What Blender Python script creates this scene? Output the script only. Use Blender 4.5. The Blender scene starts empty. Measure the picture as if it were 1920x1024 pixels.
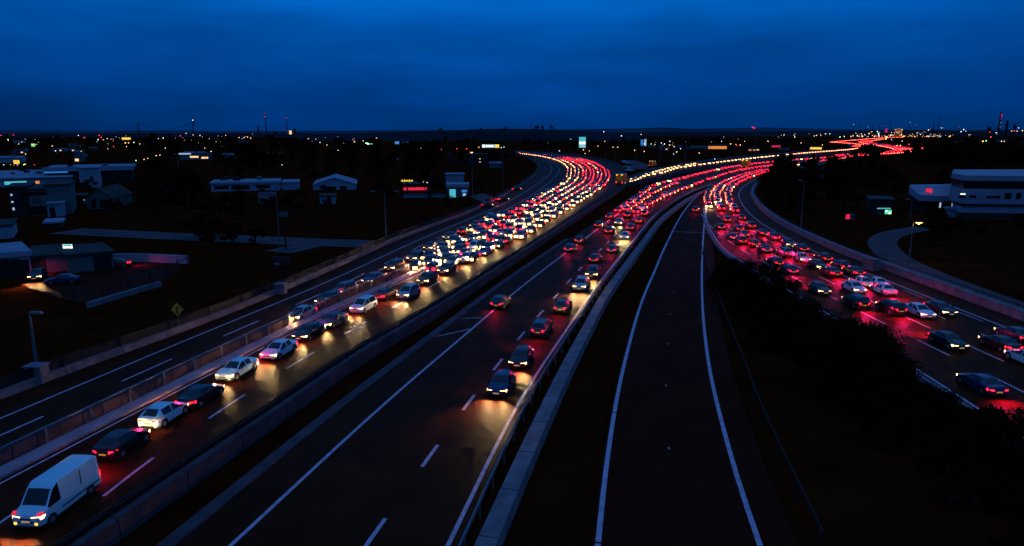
import bpy, math, random
from mathutils import Vector, Matrix, noise as mnoise
S = bpy.context.scene
R = math.radians
rnd = random.Random(7)
# ---------------------------------------------------------------- camera
CAM_H = 17.0; FPX = 1300.0; HORIZ = 247.0
PITCH = math.atan((512 - HORIZ) / FPX)
cam_d = bpy.data.cameras.new('camera'); cam = bpy.data.objects.new('camera', cam_d)
S.collection.objects.link(cam); S.camera = cam
cam.location = (0, 0, CAM_H); cam.rotation_euler = (R(90) - PITCH, 0, 0)
cam_d.sensor_width = 36; cam_d.lens = FPX / 1920 * 36; cam_d.clip_end = 40000; cam_d.clip_start = 0.5
# ---------------------------------------------------------------- sky, dusk light, exposure
W = bpy.data.worlds.new('World'); S.world = W; W.use_nodes = True
nt = W.node_tree; nt.nodes.clear()
def nn(t, **k):
    n = nt.nodes.new(t)
    for a, b in k.items(): setattr(n, a, b)
    return n
out = nn('ShaderNodeOutputWorld'); bg = nn('ShaderNodeBackground'); nt.links.new(bg.outputs[0], out.inputs[0])
bg.inputs[1].default_value = 1.0
sky = nn('ShaderNodeTexSky', sky_type='NISHITA', sun_disc=False, sun_elevation=R(-4), sun_rotation=R(-150))
sky.air_density = 1.0; sky.ozone_density = 6.0; sky.dust_density = 0.3
tc = nn('ShaderNodeTexCoord'); sx = nn('ShaderNodeSeparateXYZ'); nt.links.new(tc.outputs['Generated'], sx.inputs[0])
ramp = nn('ShaderNodeValToRGB'); nt.links.new(sx.outputs[2], ramp.inputs[0])
cr = ramp.color_ramp
cr.elements[0].position = 0.0; cr.elements[0].color = (0, .030, .160, 1)
cr.elements[1].position = 1.0; cr.elements[1].color = (.085, .33, 1.02, 1)
for p_, c_ in ((.05, (0, .046, .245, 1)), (.10, (0, .066, .330, 1)), (.14, (0, .084, .405, 1)), (.19, (0, .132, .530, 1)), (.5, (.030, .20, .70, 1))):
    e = cr.elements.new(p_); e.color = c_
# thin streaky cloud: noise squeezed vertically
mp = nn('ShaderNodeMapping'); mp.inputs['Scale'].default_value = (2.1, 2.1, 10); nt.links.new(tc.outputs['Generated'], mp.inputs[0])
mp.inputs['Location'].default_value = (3.1, .4, 1.7)
nz = nn('ShaderNodeTexNoise'); nz.inputs['Scale'].default_value = 1.6; nz.inputs['Detail'].default_value = 4; nz.inputs['Roughness'].default_value = .5
nt.links.new(mp.outputs[0], nz.inputs[0])
mr = nn('ShaderNodeMapRange'); mr.inputs[1].default_value = .32; mr.inputs[2].default_value = .70; mr.inputs[3].default_value = .74; mr.inputs[4].default_value = 1.20
nt.links.new(nz.outputs[0], mr.inputs[0])
# brighter towards the middle of the view, darker to both sides (the afterglow is ahead)
gl = nn('ShaderNodeMapRange'); gl.inputs[1].default_value = .72; gl.inputs[2].default_value = 1.0; gl.inputs[3].default_value = .66; gl.inputs[4].default_value = 1.10
nt.links.new(sx.outputs[1], gl.inputs[0])
m2 = nn('ShaderNodeMath', operation='MULTIPLY'); nt.links.new(mr.outputs[0], m2.inputs[0]); nt.links.new(gl.outputs[0], m2.inputs[1])
vm = nn('ShaderNodeVectorMath', operation='SCALE'); nt.links.new(ramp.outputs[0], vm.inputs[0]); nt.links.new(m2.outputs[0], vm.inputs['Scale'])
tn = nn('ShaderNodeVectorMath', operation='MULTIPLY'); nt.links.new(sky.outputs[0], tn.inputs[0]); tn.inputs[1].default_value = (.002, .03, .10)
ad = nn('ShaderNodeVectorMath', operation='ADD'); nt.links.new(vm.outputs[0], ad.inputs[0]); nt.links.new(tn.outputs[0], ad.inputs[1])
nt.links.new(ad.outputs[0], bg.inputs[0])
sd = bpy.data.lights.new('sun', 'SUN'); sd.energy = 0.02; sd.angle = R(20); sd.color = (.45, .7, 1)
so = bpy.data.objects.new('sun', sd); so.rotation_euler = (R(60), 0, R(150)); S.collection.objects.link(so)
S.view_settings.view_transform = 'Standard'; S.view_settings.look = 'None'; S.view_settings.exposure = 0; S.view_settings.gamma = 1
S.render.engine = 'CYCLES'
S.cycles.use_denoising = True; S.cycles.max_bounces = 4; S.cycles.diffuse_bounces = 1; S.cycles.glossy_bounces = 2
S.cycles.transmission_bounces = 1; S.cycles.sample_clamp_indirect = 3; S.cycles.use_adaptive_sampling = True
S.cycles.adaptive_threshold = 0.02; S.cycles.adaptive_min_samples = 16; S.cycles.use_light_tree = True
S.cycles.caustics_reflective = False; S.cycles.caustics_refractive = False
# ---------------------------------------------------------------- pixel -> world
cp, sp = math.cos(PITCH), math.sin(PITCH)
def ray(x, y):
    dx = (x - 960) / FPX; dy = (y - 512) / FPX
    return Vector((dx, cp - dy * sp, -sp - dy * cp))
def G(x, y, z=0.0):
    d = ray(x, y); return Vector((0, 0, CAM_H)) + d * ((z - CAM_H) / d.z)
def at_Y(x, y, Y):
    d = ray(x, y); return Vector((0, 0, CAM_H)) + d * (Y / d.y)
def at_X(x, y, X):
    d = ray(x, y); return Vector((0, 0, CAM_H)) + d * (X / d.x)
# ---------------------------------------------------------------- materials
def mat(name, col, rough=.7, metal=0, spec=.3, emit=None, es=0, var=0, vscale=1.0, coat=0, bump=0):
    m = bpy.data.materials.new(name); m.use_nodes = True; t = m.node_tree; b = t.nodes['Principled BSDF']
    b.inputs['Base Color'].default_value = (*col, 1); b.inputs['Roughness'].default_value = rough
    b.inputs['Metallic'].default_value = metal; b.inputs['Specular IOR Level'].default_value = spec
    b.inputs['Coat Weight'].default_value = coat
    if emit: b.inputs['Emission Color'].default_value = (*emit, 1); b.inputs['Emission Strength'].default_value = es
    if var or bump:
        tcn = t.nodes.new('ShaderNodeTexCoord'); n = t.nodes.new('ShaderNodeTexNoise')
        n.inputs['Scale'].default_value = vscale; n.inputs['Detail'].default_value = 6
        t.links.new(tcn.outputs['Object'], n.inputs[0])
        if var:
            r = t.nodes.new('ShaderNodeMapRange'); r.inputs[1].default_value = .3; r.inputs[2].default_value = .7
            r.inputs[3].default_value = 1 - var; r.inputs[4].default_value = 1 + var
            v = t.nodes.new('ShaderNodeVectorMath'); v.operation = 'SCALE'; v.inputs[0].default_value = col
            t.links.new(n.outputs[0], r.inputs[0]); t.links.new(r.outputs[0], v.inputs['Scale']); t.links.new(v.outputs[0], b.inputs['Base Color'])
        if bump:
            bp = t.nodes.new('ShaderNodeBump'); bp.inputs['Strength'].default_value = bump; bp.inputs['Distance'].default_value = .05
            t.links.new(n.outputs[0], bp.inputs['Height']); t.links.new(bp.outputs[0], b.inputs['Normal'])
    return m
M = {}
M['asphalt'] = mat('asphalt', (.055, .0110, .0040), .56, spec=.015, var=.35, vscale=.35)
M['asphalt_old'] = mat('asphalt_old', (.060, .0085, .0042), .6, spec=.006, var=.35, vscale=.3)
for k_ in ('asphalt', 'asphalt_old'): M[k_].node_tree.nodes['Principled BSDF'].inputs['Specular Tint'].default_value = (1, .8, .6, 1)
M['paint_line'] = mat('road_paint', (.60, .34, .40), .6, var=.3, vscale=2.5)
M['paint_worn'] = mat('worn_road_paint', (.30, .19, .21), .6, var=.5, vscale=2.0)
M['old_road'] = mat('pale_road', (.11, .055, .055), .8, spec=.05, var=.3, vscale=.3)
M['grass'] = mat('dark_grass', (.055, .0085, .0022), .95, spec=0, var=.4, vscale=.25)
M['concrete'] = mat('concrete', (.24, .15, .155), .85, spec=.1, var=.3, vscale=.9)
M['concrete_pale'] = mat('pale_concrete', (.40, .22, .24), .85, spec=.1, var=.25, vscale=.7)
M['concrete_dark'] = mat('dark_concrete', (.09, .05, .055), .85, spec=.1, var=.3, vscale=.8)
M['steel'] = mat('galvanised_steel', (.16, .15, .17), .5, .5, var=.2, vscale=2)
M['steel_dark'] = mat('weathered_steel', (.03, .022, .022), .7, .2, spec=.1)
M['white_wall'] = mat('white_cladding', (.36, .28, .32), .7, spec=.1, var=.15, vscale=.4)
M['grey_wall'] = mat('grey_cladding', (.13, .13, .12), .8, spec=.1, var=.2, vscale=.3)
M['teal_wall'] = mat('pale_render', (.14, .13, .11), .8, spec=.1, var=.2, vscale=.3)
M['dark_wall'] = mat('dark_brick', (.045, .03, .025), .85, spec=.1, var=.3, vscale=.5)
M['roof_white'] = mat('white_roof_sheet', (.26, .22, .26), .6, spec=.1, var=.2, vscale=.3)
M['roof_dark'] = mat('dark_roof', (.05, .035, .03), .8, spec=.1, var=.3, vscale=.5)
M['window'] = mat('dark_glass', (.008, .008, .01), .25, spec=.25)
M['glass_car'] = mat('car_glass', (.006, .007, .009), .12, spec=.45)
M['tyre'] = mat('tyre_rubber', (.012, .012, .012), .8, spec=.1)
M['rim'] = mat('alloy_rim', (.35, .35, .36), .35, .8)
M['trim'] = mat('black_trim', (.012, .012, .013), .5, spec=.2)
M['bark'] = mat('bark', (.05, .032, .02), .9, spec=.05, var=.3, vscale=3)
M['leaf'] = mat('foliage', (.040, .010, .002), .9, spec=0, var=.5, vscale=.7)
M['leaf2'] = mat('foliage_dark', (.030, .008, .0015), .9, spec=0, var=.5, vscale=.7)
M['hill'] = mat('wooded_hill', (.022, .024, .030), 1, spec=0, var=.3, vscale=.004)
M['hillfar'] = mat('far_hill', (.05, .06, .085), 1, spec=0, var=.2, vscale=.002)  # bluer and paler than the near hills; distance haze put into the colour
def emi(name, c, s): M[name] = mat(name, (.1, .1, .1), .5, emit=c, es=s)
emi('head_lamp', (1, .56, .19), 9); emi('head_far', (1, .54, .17), 7)
emi('head_cool', (1, .86, .66), 16)
emi('tail_lamp', (1, .004, .013), 13); emi('tail_far', (1, .004, .014), 7.5)
emi('amber_lamp', (1, .42, .02), 3.5); emi('fog_lamp', (1, .55, .03), 2)
emi('plate_white', (.9, .6, .45), .35); emi('plate_yellow', (.8, .42, .02), .45)  # plates emit on their own, standing in for lamplight on them
emi('lit_white', (.85, 1, .8), 1.6); emi('lit_yellow', (1, .62, .05), 1.2); emi('lit_orange', (1, .32, .03), .8)
emi('lit_green', (.15, .9, .35), .9); emi('lit_cyan', (.10, .62, .75), .75); emi('lit_blue', (.03, .25, .8), .7)
emi('lit_red', (.9, .015, .05), .9); emi('lit_magenta', (.8, .01, .20), .6); emi('lit_pale', (.45, .6, .8), .8); emi('lit_warm', (1, .58, .26), 1.3)
emi('lamp_warm', (1, .52, .20), 4); emi('lamp_white', (.75, .9, 1), 3); emi('lamp_amber', (1, .48, .08), 6)
emi('lamp_red', (1, .02, .06), 5); emi('lamp_green', (.3, 1, .45), 5)
PAINT = {}
for n_, c_, me in (('white', (.50, .66, .68), 0), ('silver', (.34, .35, .38), .5), ('dark grey', (.05, .05, .06), .4), ('black', (.012, .012, .014), .2),
               ('red', (.35, .008, .012), .1), ('dark blue', (.012, .03, .10), .3), ('blue', (.03, .10, .30), .3), ('dark red', (.10, .006, .010), .2),
               ('grey', (.14, .14, .15), .4), ('yellow', (.55, .28, .01), 0)):
    PAINT[n_] = mat('paint_' + n_.replace(' ', '_'), c_, .35, me, .4, coat=.25)
# ---------------------------------------------------------------- mesh building
class MB:
    def __init__(s): s.v = []; s.f = []; s.m = []
    def face(s, pts, mi=0):
        i = len(s.v); s.v += [tuple(p) for p in pts]; s.f.append(tuple(range(i, i + len(pts)))); s.m.append(mi)
    def box(s, c, d, mi=0, rz=0.0, taper=1.0):
        hx, hy, hz = d[0] / 2, d[1] / 2, d[2] / 2; i = len(s.v); ca, sa = math.cos(rz), math.sin(rz)
        for z in (-1, 1):
            k = taper if z > 0 else 1
            for x, y in ((-1, -1), (1, -1), (1, 1), (-1, 1)):
                X, Y = x * hx * k, y * hy * k
                s.v.append((c[0] + X * ca - Y * sa, c[1] + X * sa + Y * ca, c[2] + z * hz))
        for q in ((3, 2, 1, 0), (4, 5, 6, 7), (0, 1, 5, 4), (1, 2, 6, 5), (2, 3, 7, 6), (3, 0, 4, 7)):
            s.f.append(tuple(i + a for a in q)); s.m.append(mi)
    def tube(s, a, b, r0, r1=None, n=6, mi=0, cap=True):
        r1 = r0 if r1 is None else r1; a = Vector(a); b = Vector(b); d = (b - a).normalized()
        u = d.orthogonal().normalized(); w = d.cross(u); i = len(s.v)
        for p, r in ((a, r0), (b, r1)):
            for k in range(n):
                an = 2 * math.pi * k / n; s.v.append(tuple(p + (u * math.cos(an) + w * math.sin(an)) * r))
        for k in range(n):
            s.f.append((i + k, i + (k + 1) % n, i + n + (k + 1) % n, i + n + k)); s.m.append(mi)
        if cap:
            s.f.append(tuple(i + k for k in reversed(range(n)))); s.m.append(mi); s.f.append(tuple(i + n + k for k in range(n))); s.m.append(mi)
    def sweep(s, line, prof, mi=0, gaps=None, closed=True):
        """line: list of world 2-D/3-D points; prof: (offset to the right, z) closed section"""
        n = len(prof); rings = []
        for k, p in enumerate(line):
            a = line[max(0, k - 1)]; b = line[min(len(line) - 1, k + 1)]
            t = Vector((b[0] - a[0], b[1] - a[1], 0)).normalized(); nr = Vector((t.y, -t.x, 0))
            i = len(s.v)
            for o, z in prof: s.v.append((p[0] + nr.x * o, p[1] + nr.y * o, z))
            rings.append(i)
        for k in range(len(line) - 1):
            for j in range(n if closed else n - 1):
                a, b = rings[k], rings[k + 1]; s.f.append((a + j, a + (j + 1) % n, b + (j + 1) % n, b + j)); s.m.append(mi)
        if closed:
            s.f.append(tuple(rings[0] + j for j in reversed(range(n)))); s.m.append(mi)
            s.f.append(tuple(rings[-1] + j for j in range(n))); s.m.append(mi)
    def mesh(s, name, mats, smooth=None):
        me = bpy.data.meshes.new(name); me.from_pydata(s.v, [], s.f)
        for m_ in mats: me.materials.append(m_)
        me.polygons.foreach_set('material_index', s.m); 
        if smooth is not None:
            me.polygons.foreach_set('use_smooth', [True] * len(s.f))
            me.set_sharp_from_angle(angle=R(smooth))
        me.update(); return me
    def build(s, name, mats, parent=None, smooth=None):
        if not isinstance(mats, (list, tuple)): mats = [mats]
        o = bpy.data.objects.new(name, s.mesh(name, mats, smooth)); S.collection.objects.link(o)
        if parent: o.parent = parent
        return o
def tag(o, label, cat, group=None):
    o['label'] = label; o['category'] = cat
    if group: o['group'] = group
    return o
def empty(name, loc=(0, 0, 0), rz=0, label=None, cat=None, group=None):
    o = bpy.data.objects.new(name, None); S.collection.objects.link(o); o.location = loc; o.rotation_euler = (0, 0, rz); o.empty_display_size = .3
    if label: tag(o, label, cat, group)
    return o
def struct(o, kind='structure'): o['kind'] = kind; return o
# ---------------------------------------------------------------- polylines
def smooth_line(px, step=3.0, z=0, passes=3, world=False):
    P = [Vector((p[0], p[1])) for p in px] if world else [G(*q).to_2d() for q in px]
    out_ = []
    for i in range(len(P) - 1):
        p0 = P[max(0, i - 1)]; p1 = P[i]; p2 = P[i + 1]; p3 = P[min(len(P) - 1, i + 2)]
        n = max(2, int((p2 - p1).length / 1.5))
        # centripetal-ish: limit tangents
        l = (p2 - p1).length
        t1 = (p2 - p0); t2 = (p3 - p1)
        t1 = t1.normalized() * l if t1.length else t1; t2 = t2.normalized() * l if t2.length else t2
        for k in range(n):
            t = k / n; a = 2 * t**3 - 3 * t**2 + 1; b = t**3 - 2 * t**2 + t; c = -2 * t**3 + 3 * t**2; d = t**3 - t**2
            out_.append(p1 * a + t1 * b + p2 * c + t2 * d)
    out_.append(P[-1])
    out_ = resample(out_, step)
    for _ in range(passes):
        out_ = [out_[0]] + [(out_[i - 1] + out_[i] * 2 + out_[i + 1]) / 4 for i in range(1, len(out_) - 1)] + [out_[-1]]
    return out_
def arcs(P):
    s = [0.0]
    for i in range(1, len(P)): s.append(s[-1] + (P[i] - P[i - 1]).length)
    return s
def resample(P, step=None, n=None):
    s = arcs(P); n = n or max(2, int(s[-1] / step) + 1); o = []; j = 0
    for k in range(n):
        t = s[-1] * k / (n - 1)
        while j < len(s) - 2 and s[j + 1] < t: j += 1
        f = (t - s[j]) / max(1e-9, s[j + 1] - s[j]); o.append(P[j].lerp(P[j + 1], min(1, max(0, f))))
    return o
def offset(P, d):
    o = []
    for k, p in enumerate(P):
        a = P[max(0, k - 1)]; b = P[min(len(P) - 1, k + 1)]; t = (b - a).normalized(); o.append(p + Vector((t.y, -t.x)) * d)
    return o
def nearest(P, q):
    best = min(range(len(P)), key=lambda i: (P[i] - q).length_squared)
    a = P[max(0, best - 1)]; b = P[min(len(P) - 1, best + 1)]; return best, (b - a).normalized()
def cut(P, s0, s1):
    s = arcs(P); return [p for p, a in zip(P, s) if s0 <= a <= s1]
def ribbon(name, A, B, m, z, parent=None, n=None):
    n = n or max(len(A), len(B)); A = resample(A, n=n); B = resample(B, n=n); mb = MB()
    for a, b in zip(A, B): mb.v += [(a.x, a.y, z), (b.x, b.y, z)]
    for k in range(n - 1): mb.f.append((2 * k, 2 * k + 1, 2 * k + 3, 2 * k + 2)); mb.m.append(0)
    return mb.build(name, m, parent)
def line_strip(mb, P, w, z, dash=None, phase=0.0, mi=0):
    s = arcs(P)
    def quad(Q):
        if len(Q) < 2: return
        L_ = offset(Q, -w / 2); R_ = offset(Q, w / 2)
        for k in range(len(Q) - 1): mb.face([(L_[k].x, L_[k].y, z), (R_[k].x, R_[k].y, z), (R_[k + 1].x, R_[k + 1].y, z), (L_[k + 1].x, L_[k + 1].y, z)], mi)
    if not dash: quad(P); return
    on, off = dash; t = -phase
    while t < s[-1]:
        a, b = max(0, t), min(s[-1], t + on)
        if b - a > .3:
            n = max(2, int((b - a) / 1.5) + 1); Q = []
            for k in range(n):
                u = a + (b - a) * k / (n - 1); j = min(len(s) - 2, max(0, next((i for i in range(len(s)) if s[i] > u), len(s) - 1) - 1))
                f = (u - s[j]) / max(1e-9, s[j + 1] - s[j]); Q.append(P[j].lerp(P[j + 1], f))
            quad(Q)
        t += on + off
def ext(P, a=0, b=0):
    P = list(P)
    if a: P = [P[0] + (P[0] - P[1]).normalized() * a] + P
    if b: P = P + [P[-1] + (P[-1] - P[-2]).normalized() * b]
    return P
# ---------------------------------------------------------------- ground and roads
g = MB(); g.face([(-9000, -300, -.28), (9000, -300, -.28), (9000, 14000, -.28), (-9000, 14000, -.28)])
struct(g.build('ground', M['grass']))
ABL = ext(smooth_line([(0, 750), (60, 722), (130, 697), (250, 657), (375, 612), (480, 568), (530, 548), (640, 499), (730, 457), (790, 433), (880, 400), (955, 362), (978, 348), (1003, 328), (1010, 314), (1003, 303), (985, 293), (955, 286.5)], passes=8), 20)
AEL = ext(smooth_line([(0, 785), (140, 727), (285, 664), (400, 617), (480, 584), (575, 546), (662, 507), (720, 480), (780, 452), (905, 400), (960, 374), (997, 352), (1027, 330), (1035, 316), (1027, 305), (1005, 295), (975, 289)], passes=8), 25)
AMED = ext(smooth_line([(0, 875), (105, 822), (210, 770), (305, 724), (445, 655), (540, 612), (602, 580), (695, 542), (755, 517), (800, 495)], passes=8), 25)
ABR = ext(smooth_line([(150, 1035), (235, 975), (320, 912), (480, 805), (562, 748), (607, 715), (670, 670), (770, 614), (960, 489), (1085, 406), (1150, 364), (1168, 350), (1173, 335), (1164, 314), (1140, 303), (1110, 296.5), (1060, 289), (960, 282.5)], passes=4), 25)
AINF = smooth_line([(770, 505), (812, 478), (860, 448), (910, 418), (960, 398), (1000, 375), (1030, 357), (1052, 345), (1062, 328), (1060, 314), (1042, 302), (1010, 293.5), (975, 289)], passes=5)
AOUT = smooth_line([(850, 533), (905, 500), (960, 466), (1010, 433), (1060, 402), (1100, 377), (1130, 357), (1146, 342), (1147, 328), (1137, 314.5), (1105, 302), (1040, 293), (975, 287)], passes=5)
BLN = ext(smooth_line([(434, 1022), (480, 980), (708, 768), (905, 600), (960, 552), (1052, 481), (1112, 436), (1160, 400), (1205, 366), (1260, 343), (1310, 327), (1397, 311), (1500, 301), (1605, 290)], passes=5), 25)
BRE = ext(smooth_line([(840, 1023), (960, 775), (995, 717), (1065, 615), (1105, 555), (1180, 460), (1232, 400), (1292, 362), (1350, 341), (1400, 328), (1440, 320), (1500, 309), (1605, 293.5)], passes=5), 25)
CLE = ext(smooth_line([(1121, 1023), (1129, 928), (1152, 768), (1162, 717), (1192, 600), (1207, 555), (1227, 510), (1245, 467), (1280, 400), (1310, 365), (1340, 347), (1372, 336), (1400, 329)], passes=4), 25)
CRE = ext(smooth_line([(1425, 1023), (1397, 953), (1370, 855), (1347, 768), (1335, 725), (1321, 625), (1317, 575), (1316, 500), (1320, 425), (1325, 385), (1337, 360), (1362, 343), (1400, 329.5)], passes=4), 25)
DLE = ext(smooth_line([(1842, 772), (1757, 717), (1692, 675), (1560, 593), (1497, 556), (1430, 515), (1360, 470), (1337, 440), (1325, 415), (1325, 390), (1337, 361), (1365, 343), (1410, 327), (1445, 319), (1500, 307.5), (1605, 294.5)], passes=5), 22)
DRE = ext(smooth_line([(1920, 627), (1815, 587), (1690, 537), (1595, 500), (1527, 472), (1440, 427), (1405, 400), (1390, 380), (1385, 364), (1394, 350), (1412, 339), (1440, 328), (1490, 315), (1540, 305), (1610, 296)], passes=5), 30)
DBR = offset(DRE, 3.1)
ELF = smooth_line([(1172, 333), (1210, 321), (1270, 308), (1335, 298), (1440, 288.5), (1515, 282.5), (1590, 277.5), (1616, 274), (1604, 270), (1580, 266.5)], passes=3)
ERT = smooth_line([(1173, 349), (1200, 344), (1235, 336), (1310, 318.5), (1397, 307.5), (1500, 298), (1600, 288.5)], passes=3)
Z = .004
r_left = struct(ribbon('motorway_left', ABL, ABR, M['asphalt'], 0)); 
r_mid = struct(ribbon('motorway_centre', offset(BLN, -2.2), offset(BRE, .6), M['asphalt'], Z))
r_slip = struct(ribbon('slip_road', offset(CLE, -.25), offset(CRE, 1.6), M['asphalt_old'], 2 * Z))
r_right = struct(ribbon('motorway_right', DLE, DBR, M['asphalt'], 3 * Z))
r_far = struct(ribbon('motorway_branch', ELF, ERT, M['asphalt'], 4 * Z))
S1 = smooth_line([(1600, 275), (1616, 273.5), (1604, 270.5), (1580, 268.5), (1557, 267), (1578, 265), (1605, 262.5), (1645, 259.5), (1690, 257.5)], passes=2)
S2 = smooth_line([(1590, 293), (1650, 288.5), (1685, 285.5), (1696, 281.5), (1682, 277.5), (1652, 272.5), (1632, 269.5), (1622, 265.5), (1650, 261)], passes=2)
struct(ribbon('motorway_distant_branch', offset(S1, -5), offset(S1, 5), M['asphalt_old'], 5 * Z))
struct(ribbon('motorway_distant', offset(S2, -9), offset(S2, 9), M['asphalt_old'], 6 * Z))
# road markings: one mesh per road, child of its road
mk = MB(); ZM = .010
line_strip(mk, cut(AEL, 0, 430), .16, ZM)
line_strip(mk, cut(offset(AEL, 2.25), 0, 128), .16, ZM, (5, 6.2), 1.5)
line_strip(mk, cut(offset(AEL, 3.35), 60, 420), .15, ZM)
kerb_ln = offset(AMED, 1.65)
line_strip(mk, kerb_ln, .14, ZM)
AD = ext(smooth_line([(82, 1020), (135, 985), (260, 863), (309, 833), (375, 791), (412, 768), (496, 715), (525, 699), (577, 665), (601, 652), (656, 620), (714, 588), (790, 548), (860, 508)], passes=10), 12)
line_strip(mk, AD, .17, ZM, (4.0, 5.2), 2.5)
line_strip(mk, cut(offset(AD, -3.1), 0, 32), .15, ZM, (4.0, 5.2), 6.2)
line_strip(mk, offset(cut(ABR, 25, 260), -1.0), .14, ZM, mi=1)
mk.build('road_marking', [M['paint_line'], M['paint_worn']], r_left)
mk = MB(); ZM = .014
line_strip(mk, BLN, .20, ZM)
BD = ext(smooth_line([(708, 993), (795, 870), (857, 783), (900, 726), (939, 676), (977, 629), (1016, 585), (1049, 548), (1072, 521), (1091, 500), (1122, 472), (1141, 454), (1155, 439), (1200, 400)], passes=6), 12)
line_strip(mk, BD, .20, ZM, (2.6, 5.0), 4.9)
line_strip(mk, cut(BRE, 0, 420), .20, ZM, mi=0)
for (a, b) in (((820, 631), (882, 617)), ((866, 597), (903, 596))):
    p, q = G(*a).to_2d(), G(*b).to_2d(); line_strip(mk, [p, p.lerp(q, .5), q], .26, ZM, mi=1)
mk.build('road_marking', [M['paint_line'], M['paint_worn']], r_mid)
mk = MB(); ZM = .018
line_strip(mk, CLE, .24, ZM, (14, .12), 3); line_strip(mk, CRE, .24, ZM)
p, q = G(1257, 434).to_2d(), G(1330, 437.5).to_2d(); line_strip(mk, [p, p.lerp(q, .5), q], .3, ZM, mi=1)
CM = [a.lerp(b, .5) for a, b in zip(resample(CLE, n=120), resample(CRE, n=120))]
for k in range(14, 100, 4): mk.box((CM[k].x, CM[k].y, .02), (.12, .3, .03), 1)
mk.build('road_marking', [M['paint_line'], M['paint_worn'], M['concrete_dark']], r_slip)
mk = MB(); ZM = .022
line_strip(mk, DLE, .2, ZM); line_strip(mk, cut(DRE, 0, 500), .2, ZM); line_strip(mk, cut(offset(DRE, -.75), 0, 70), .12, ZM, (4, 5), 2)
for d_, ph in ((3.6, 1), (6.9, 4), (10.1, 2.5)): line_strip(mk, cut(offset(DRE, -d_), 0, 120), .17, ZM, (4.2, 4.8), ph)
mk.build('road_marking', [M['paint_line']], r_right)
mk = MB()
line_strip(mk, offset(ERT, -1), .2, .026); mk.build('road_marking', [M['paint_line']], r_far)
# kerb strips and channels
def sweep_obj(name, P, prof, m, parent=None, step=None):
    b = MB(); b.sweep(P, prof); return b.build(name, m, parent)
struct(sweep_obj('kerb_strip', cut(AMED, 0, 118), [(.30, 0.02), (1.35, 0.02), (1.35, .16), (.30, .16)], M['concrete_pale']))
struct(sweep_obj('kerb_strip', offset(cut(BLN, 0, 115), -2.6), [(-.35, -.2), (.35, -.2), (.35, .10), (-.35, .10)], M['concrete_dark']))
# smaller roads
def small_road(name, px, w, m, z): 
    P = smooth_line(px, passes=3); return struct(ribbon(name, offset(P, -w / 2), offset(P, w / 2), m, z))
small_road('local_road', [(125, 431), (250, 437), (400, 444), (500, 447), (560, 451), (640, 453), (715, 456)], 7, M['old_road'], -.20)
small_road('local_road', [(520, 470), (565, 461), (590, 455), (600, 452)], 5, M['old_road'], -.215)
small_road('service_road', [(1735, 425), (1672, 436), (1653, 452), (1672, 477), (1720, 502), (1765, 520), (1840, 548), (1930, 582)], 4.2, M['old_road'], -.20)
small_road('back_road', [(1175, 300), (1200, 308), (1215, 316), (1300, 304), (1400, 294), (1500, 286)], 9, M['old_road'], -.21)
b = MB(); b.face([tuple(G(*q, z=-.19)) for q in ((20, 525), (110, 560), (160, 570), (300, 530), (352, 492), (240, 486), (150, 500), (60, 516))])
struct(b.build('car_park', M['asphalt_old']))
b = MB(); b.face([tuple(G(*q, z=-.19)) for q in ((880, 368), (915, 384), (935, 372), (905, 362))]); struct(b.build('dirt_track', M['concrete_dark']))
# ---------------------------------------------------------------- barriers
def barrier(name, P, label, wall=None, wmat='concrete', seg=None, rail=None, rail_mat='steel', post=None, post_step=4, panel=None, panel_mat='steel_dark', cat='barrier', base=0.0):
    root = empty(name, (P[0].x, P[0].y, 0), 0, label, cat); o2 = Vector((P[0].x, P[0].y)); Q = [p - o2 for p in P]
    if wall:
        b = MB(); s = arcs(Q)
        if seg:
            t = 0
            while t < s[-1]:
                c = [p for p, a in zip(Q, s) if t <= a <= t + seg]
                e = resample(Q, .25) if False else None
                if len(c) >= 2:
                    c = list(c); c[-1] = c[-1] - (c[-1] - c[-2]).normalized() * .07; b.sweep(c, wall)
                t = s[max(i for i, a in enumerate(s) if a <= t + seg)] if any(a > t + seg for a in s) else s[-1]
        else: b.sweep(Q, wall)
        b.build('wall', M[wmat], root)
    if rail:
        for i, rp in enumerate(rail):
            b = MB(); b.sweep(Q, rp); b.build('rail', M[rail_mat], root)
    if panel:
        b = MB(); b.sweep(Q, panel); b.build('fence_panel', M[panel_mat], root)
    if post:
        pts = resample(Q, post_step); n = 0; rest = MB(); x0, z0, z1, w_, d_ = post; proto = None
        for k, p in enumerate(pts):
            a = pts[max(0, k - 1)]; c = pts[min(len(pts) - 1, k + 1)]; t = (c - a).normalized(); q = p + Vector((t.y, -t.x)) * x0
            rz = math.atan2(t.y, t.x)
            if n < 100:
                if proto is None:
                    b = MB(); b.box((0, 0, (z0 + z1) / 2), (w_, d_, z1 - z0)); proto = b.mesh('post', [M[rail_mat]])
                o = bpy.data.objects.new('post', proto); S.collection.objects.link(o); o.parent = root; o.location = (q.x, q.y, 0); o.rotation_euler = (0, 0, rz); n += 1
            else: rest.box((q.x, q.y, (z0 + z1) / 2), (w_, d_, z1 - z0), rz=rz)
        if rest.v: r_ = rest.build('posts', M[rail_mat], root); r_['kind'] = 'stuff'
    return root
def bx(x0, x1, z0, z1): return [(x0, z0), (x1, z0), (x1, z1), (x0, z1)]
barrier('parapet', resample(ABL, 2.5), 'concrete edge wall with dark fence along the far left side of the empty carriageway',
        wall=[(-.50, -.25), (-.05, -.25), (-.1, .50), (-.42, .50)], wmat='concrete', seg=7.5, panel=bx(-.40, -.36, .52, 1.25), rail_mat='steel_dark', post=(-.33, .50, 1.3, .1, .1), post_step=5)
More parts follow.
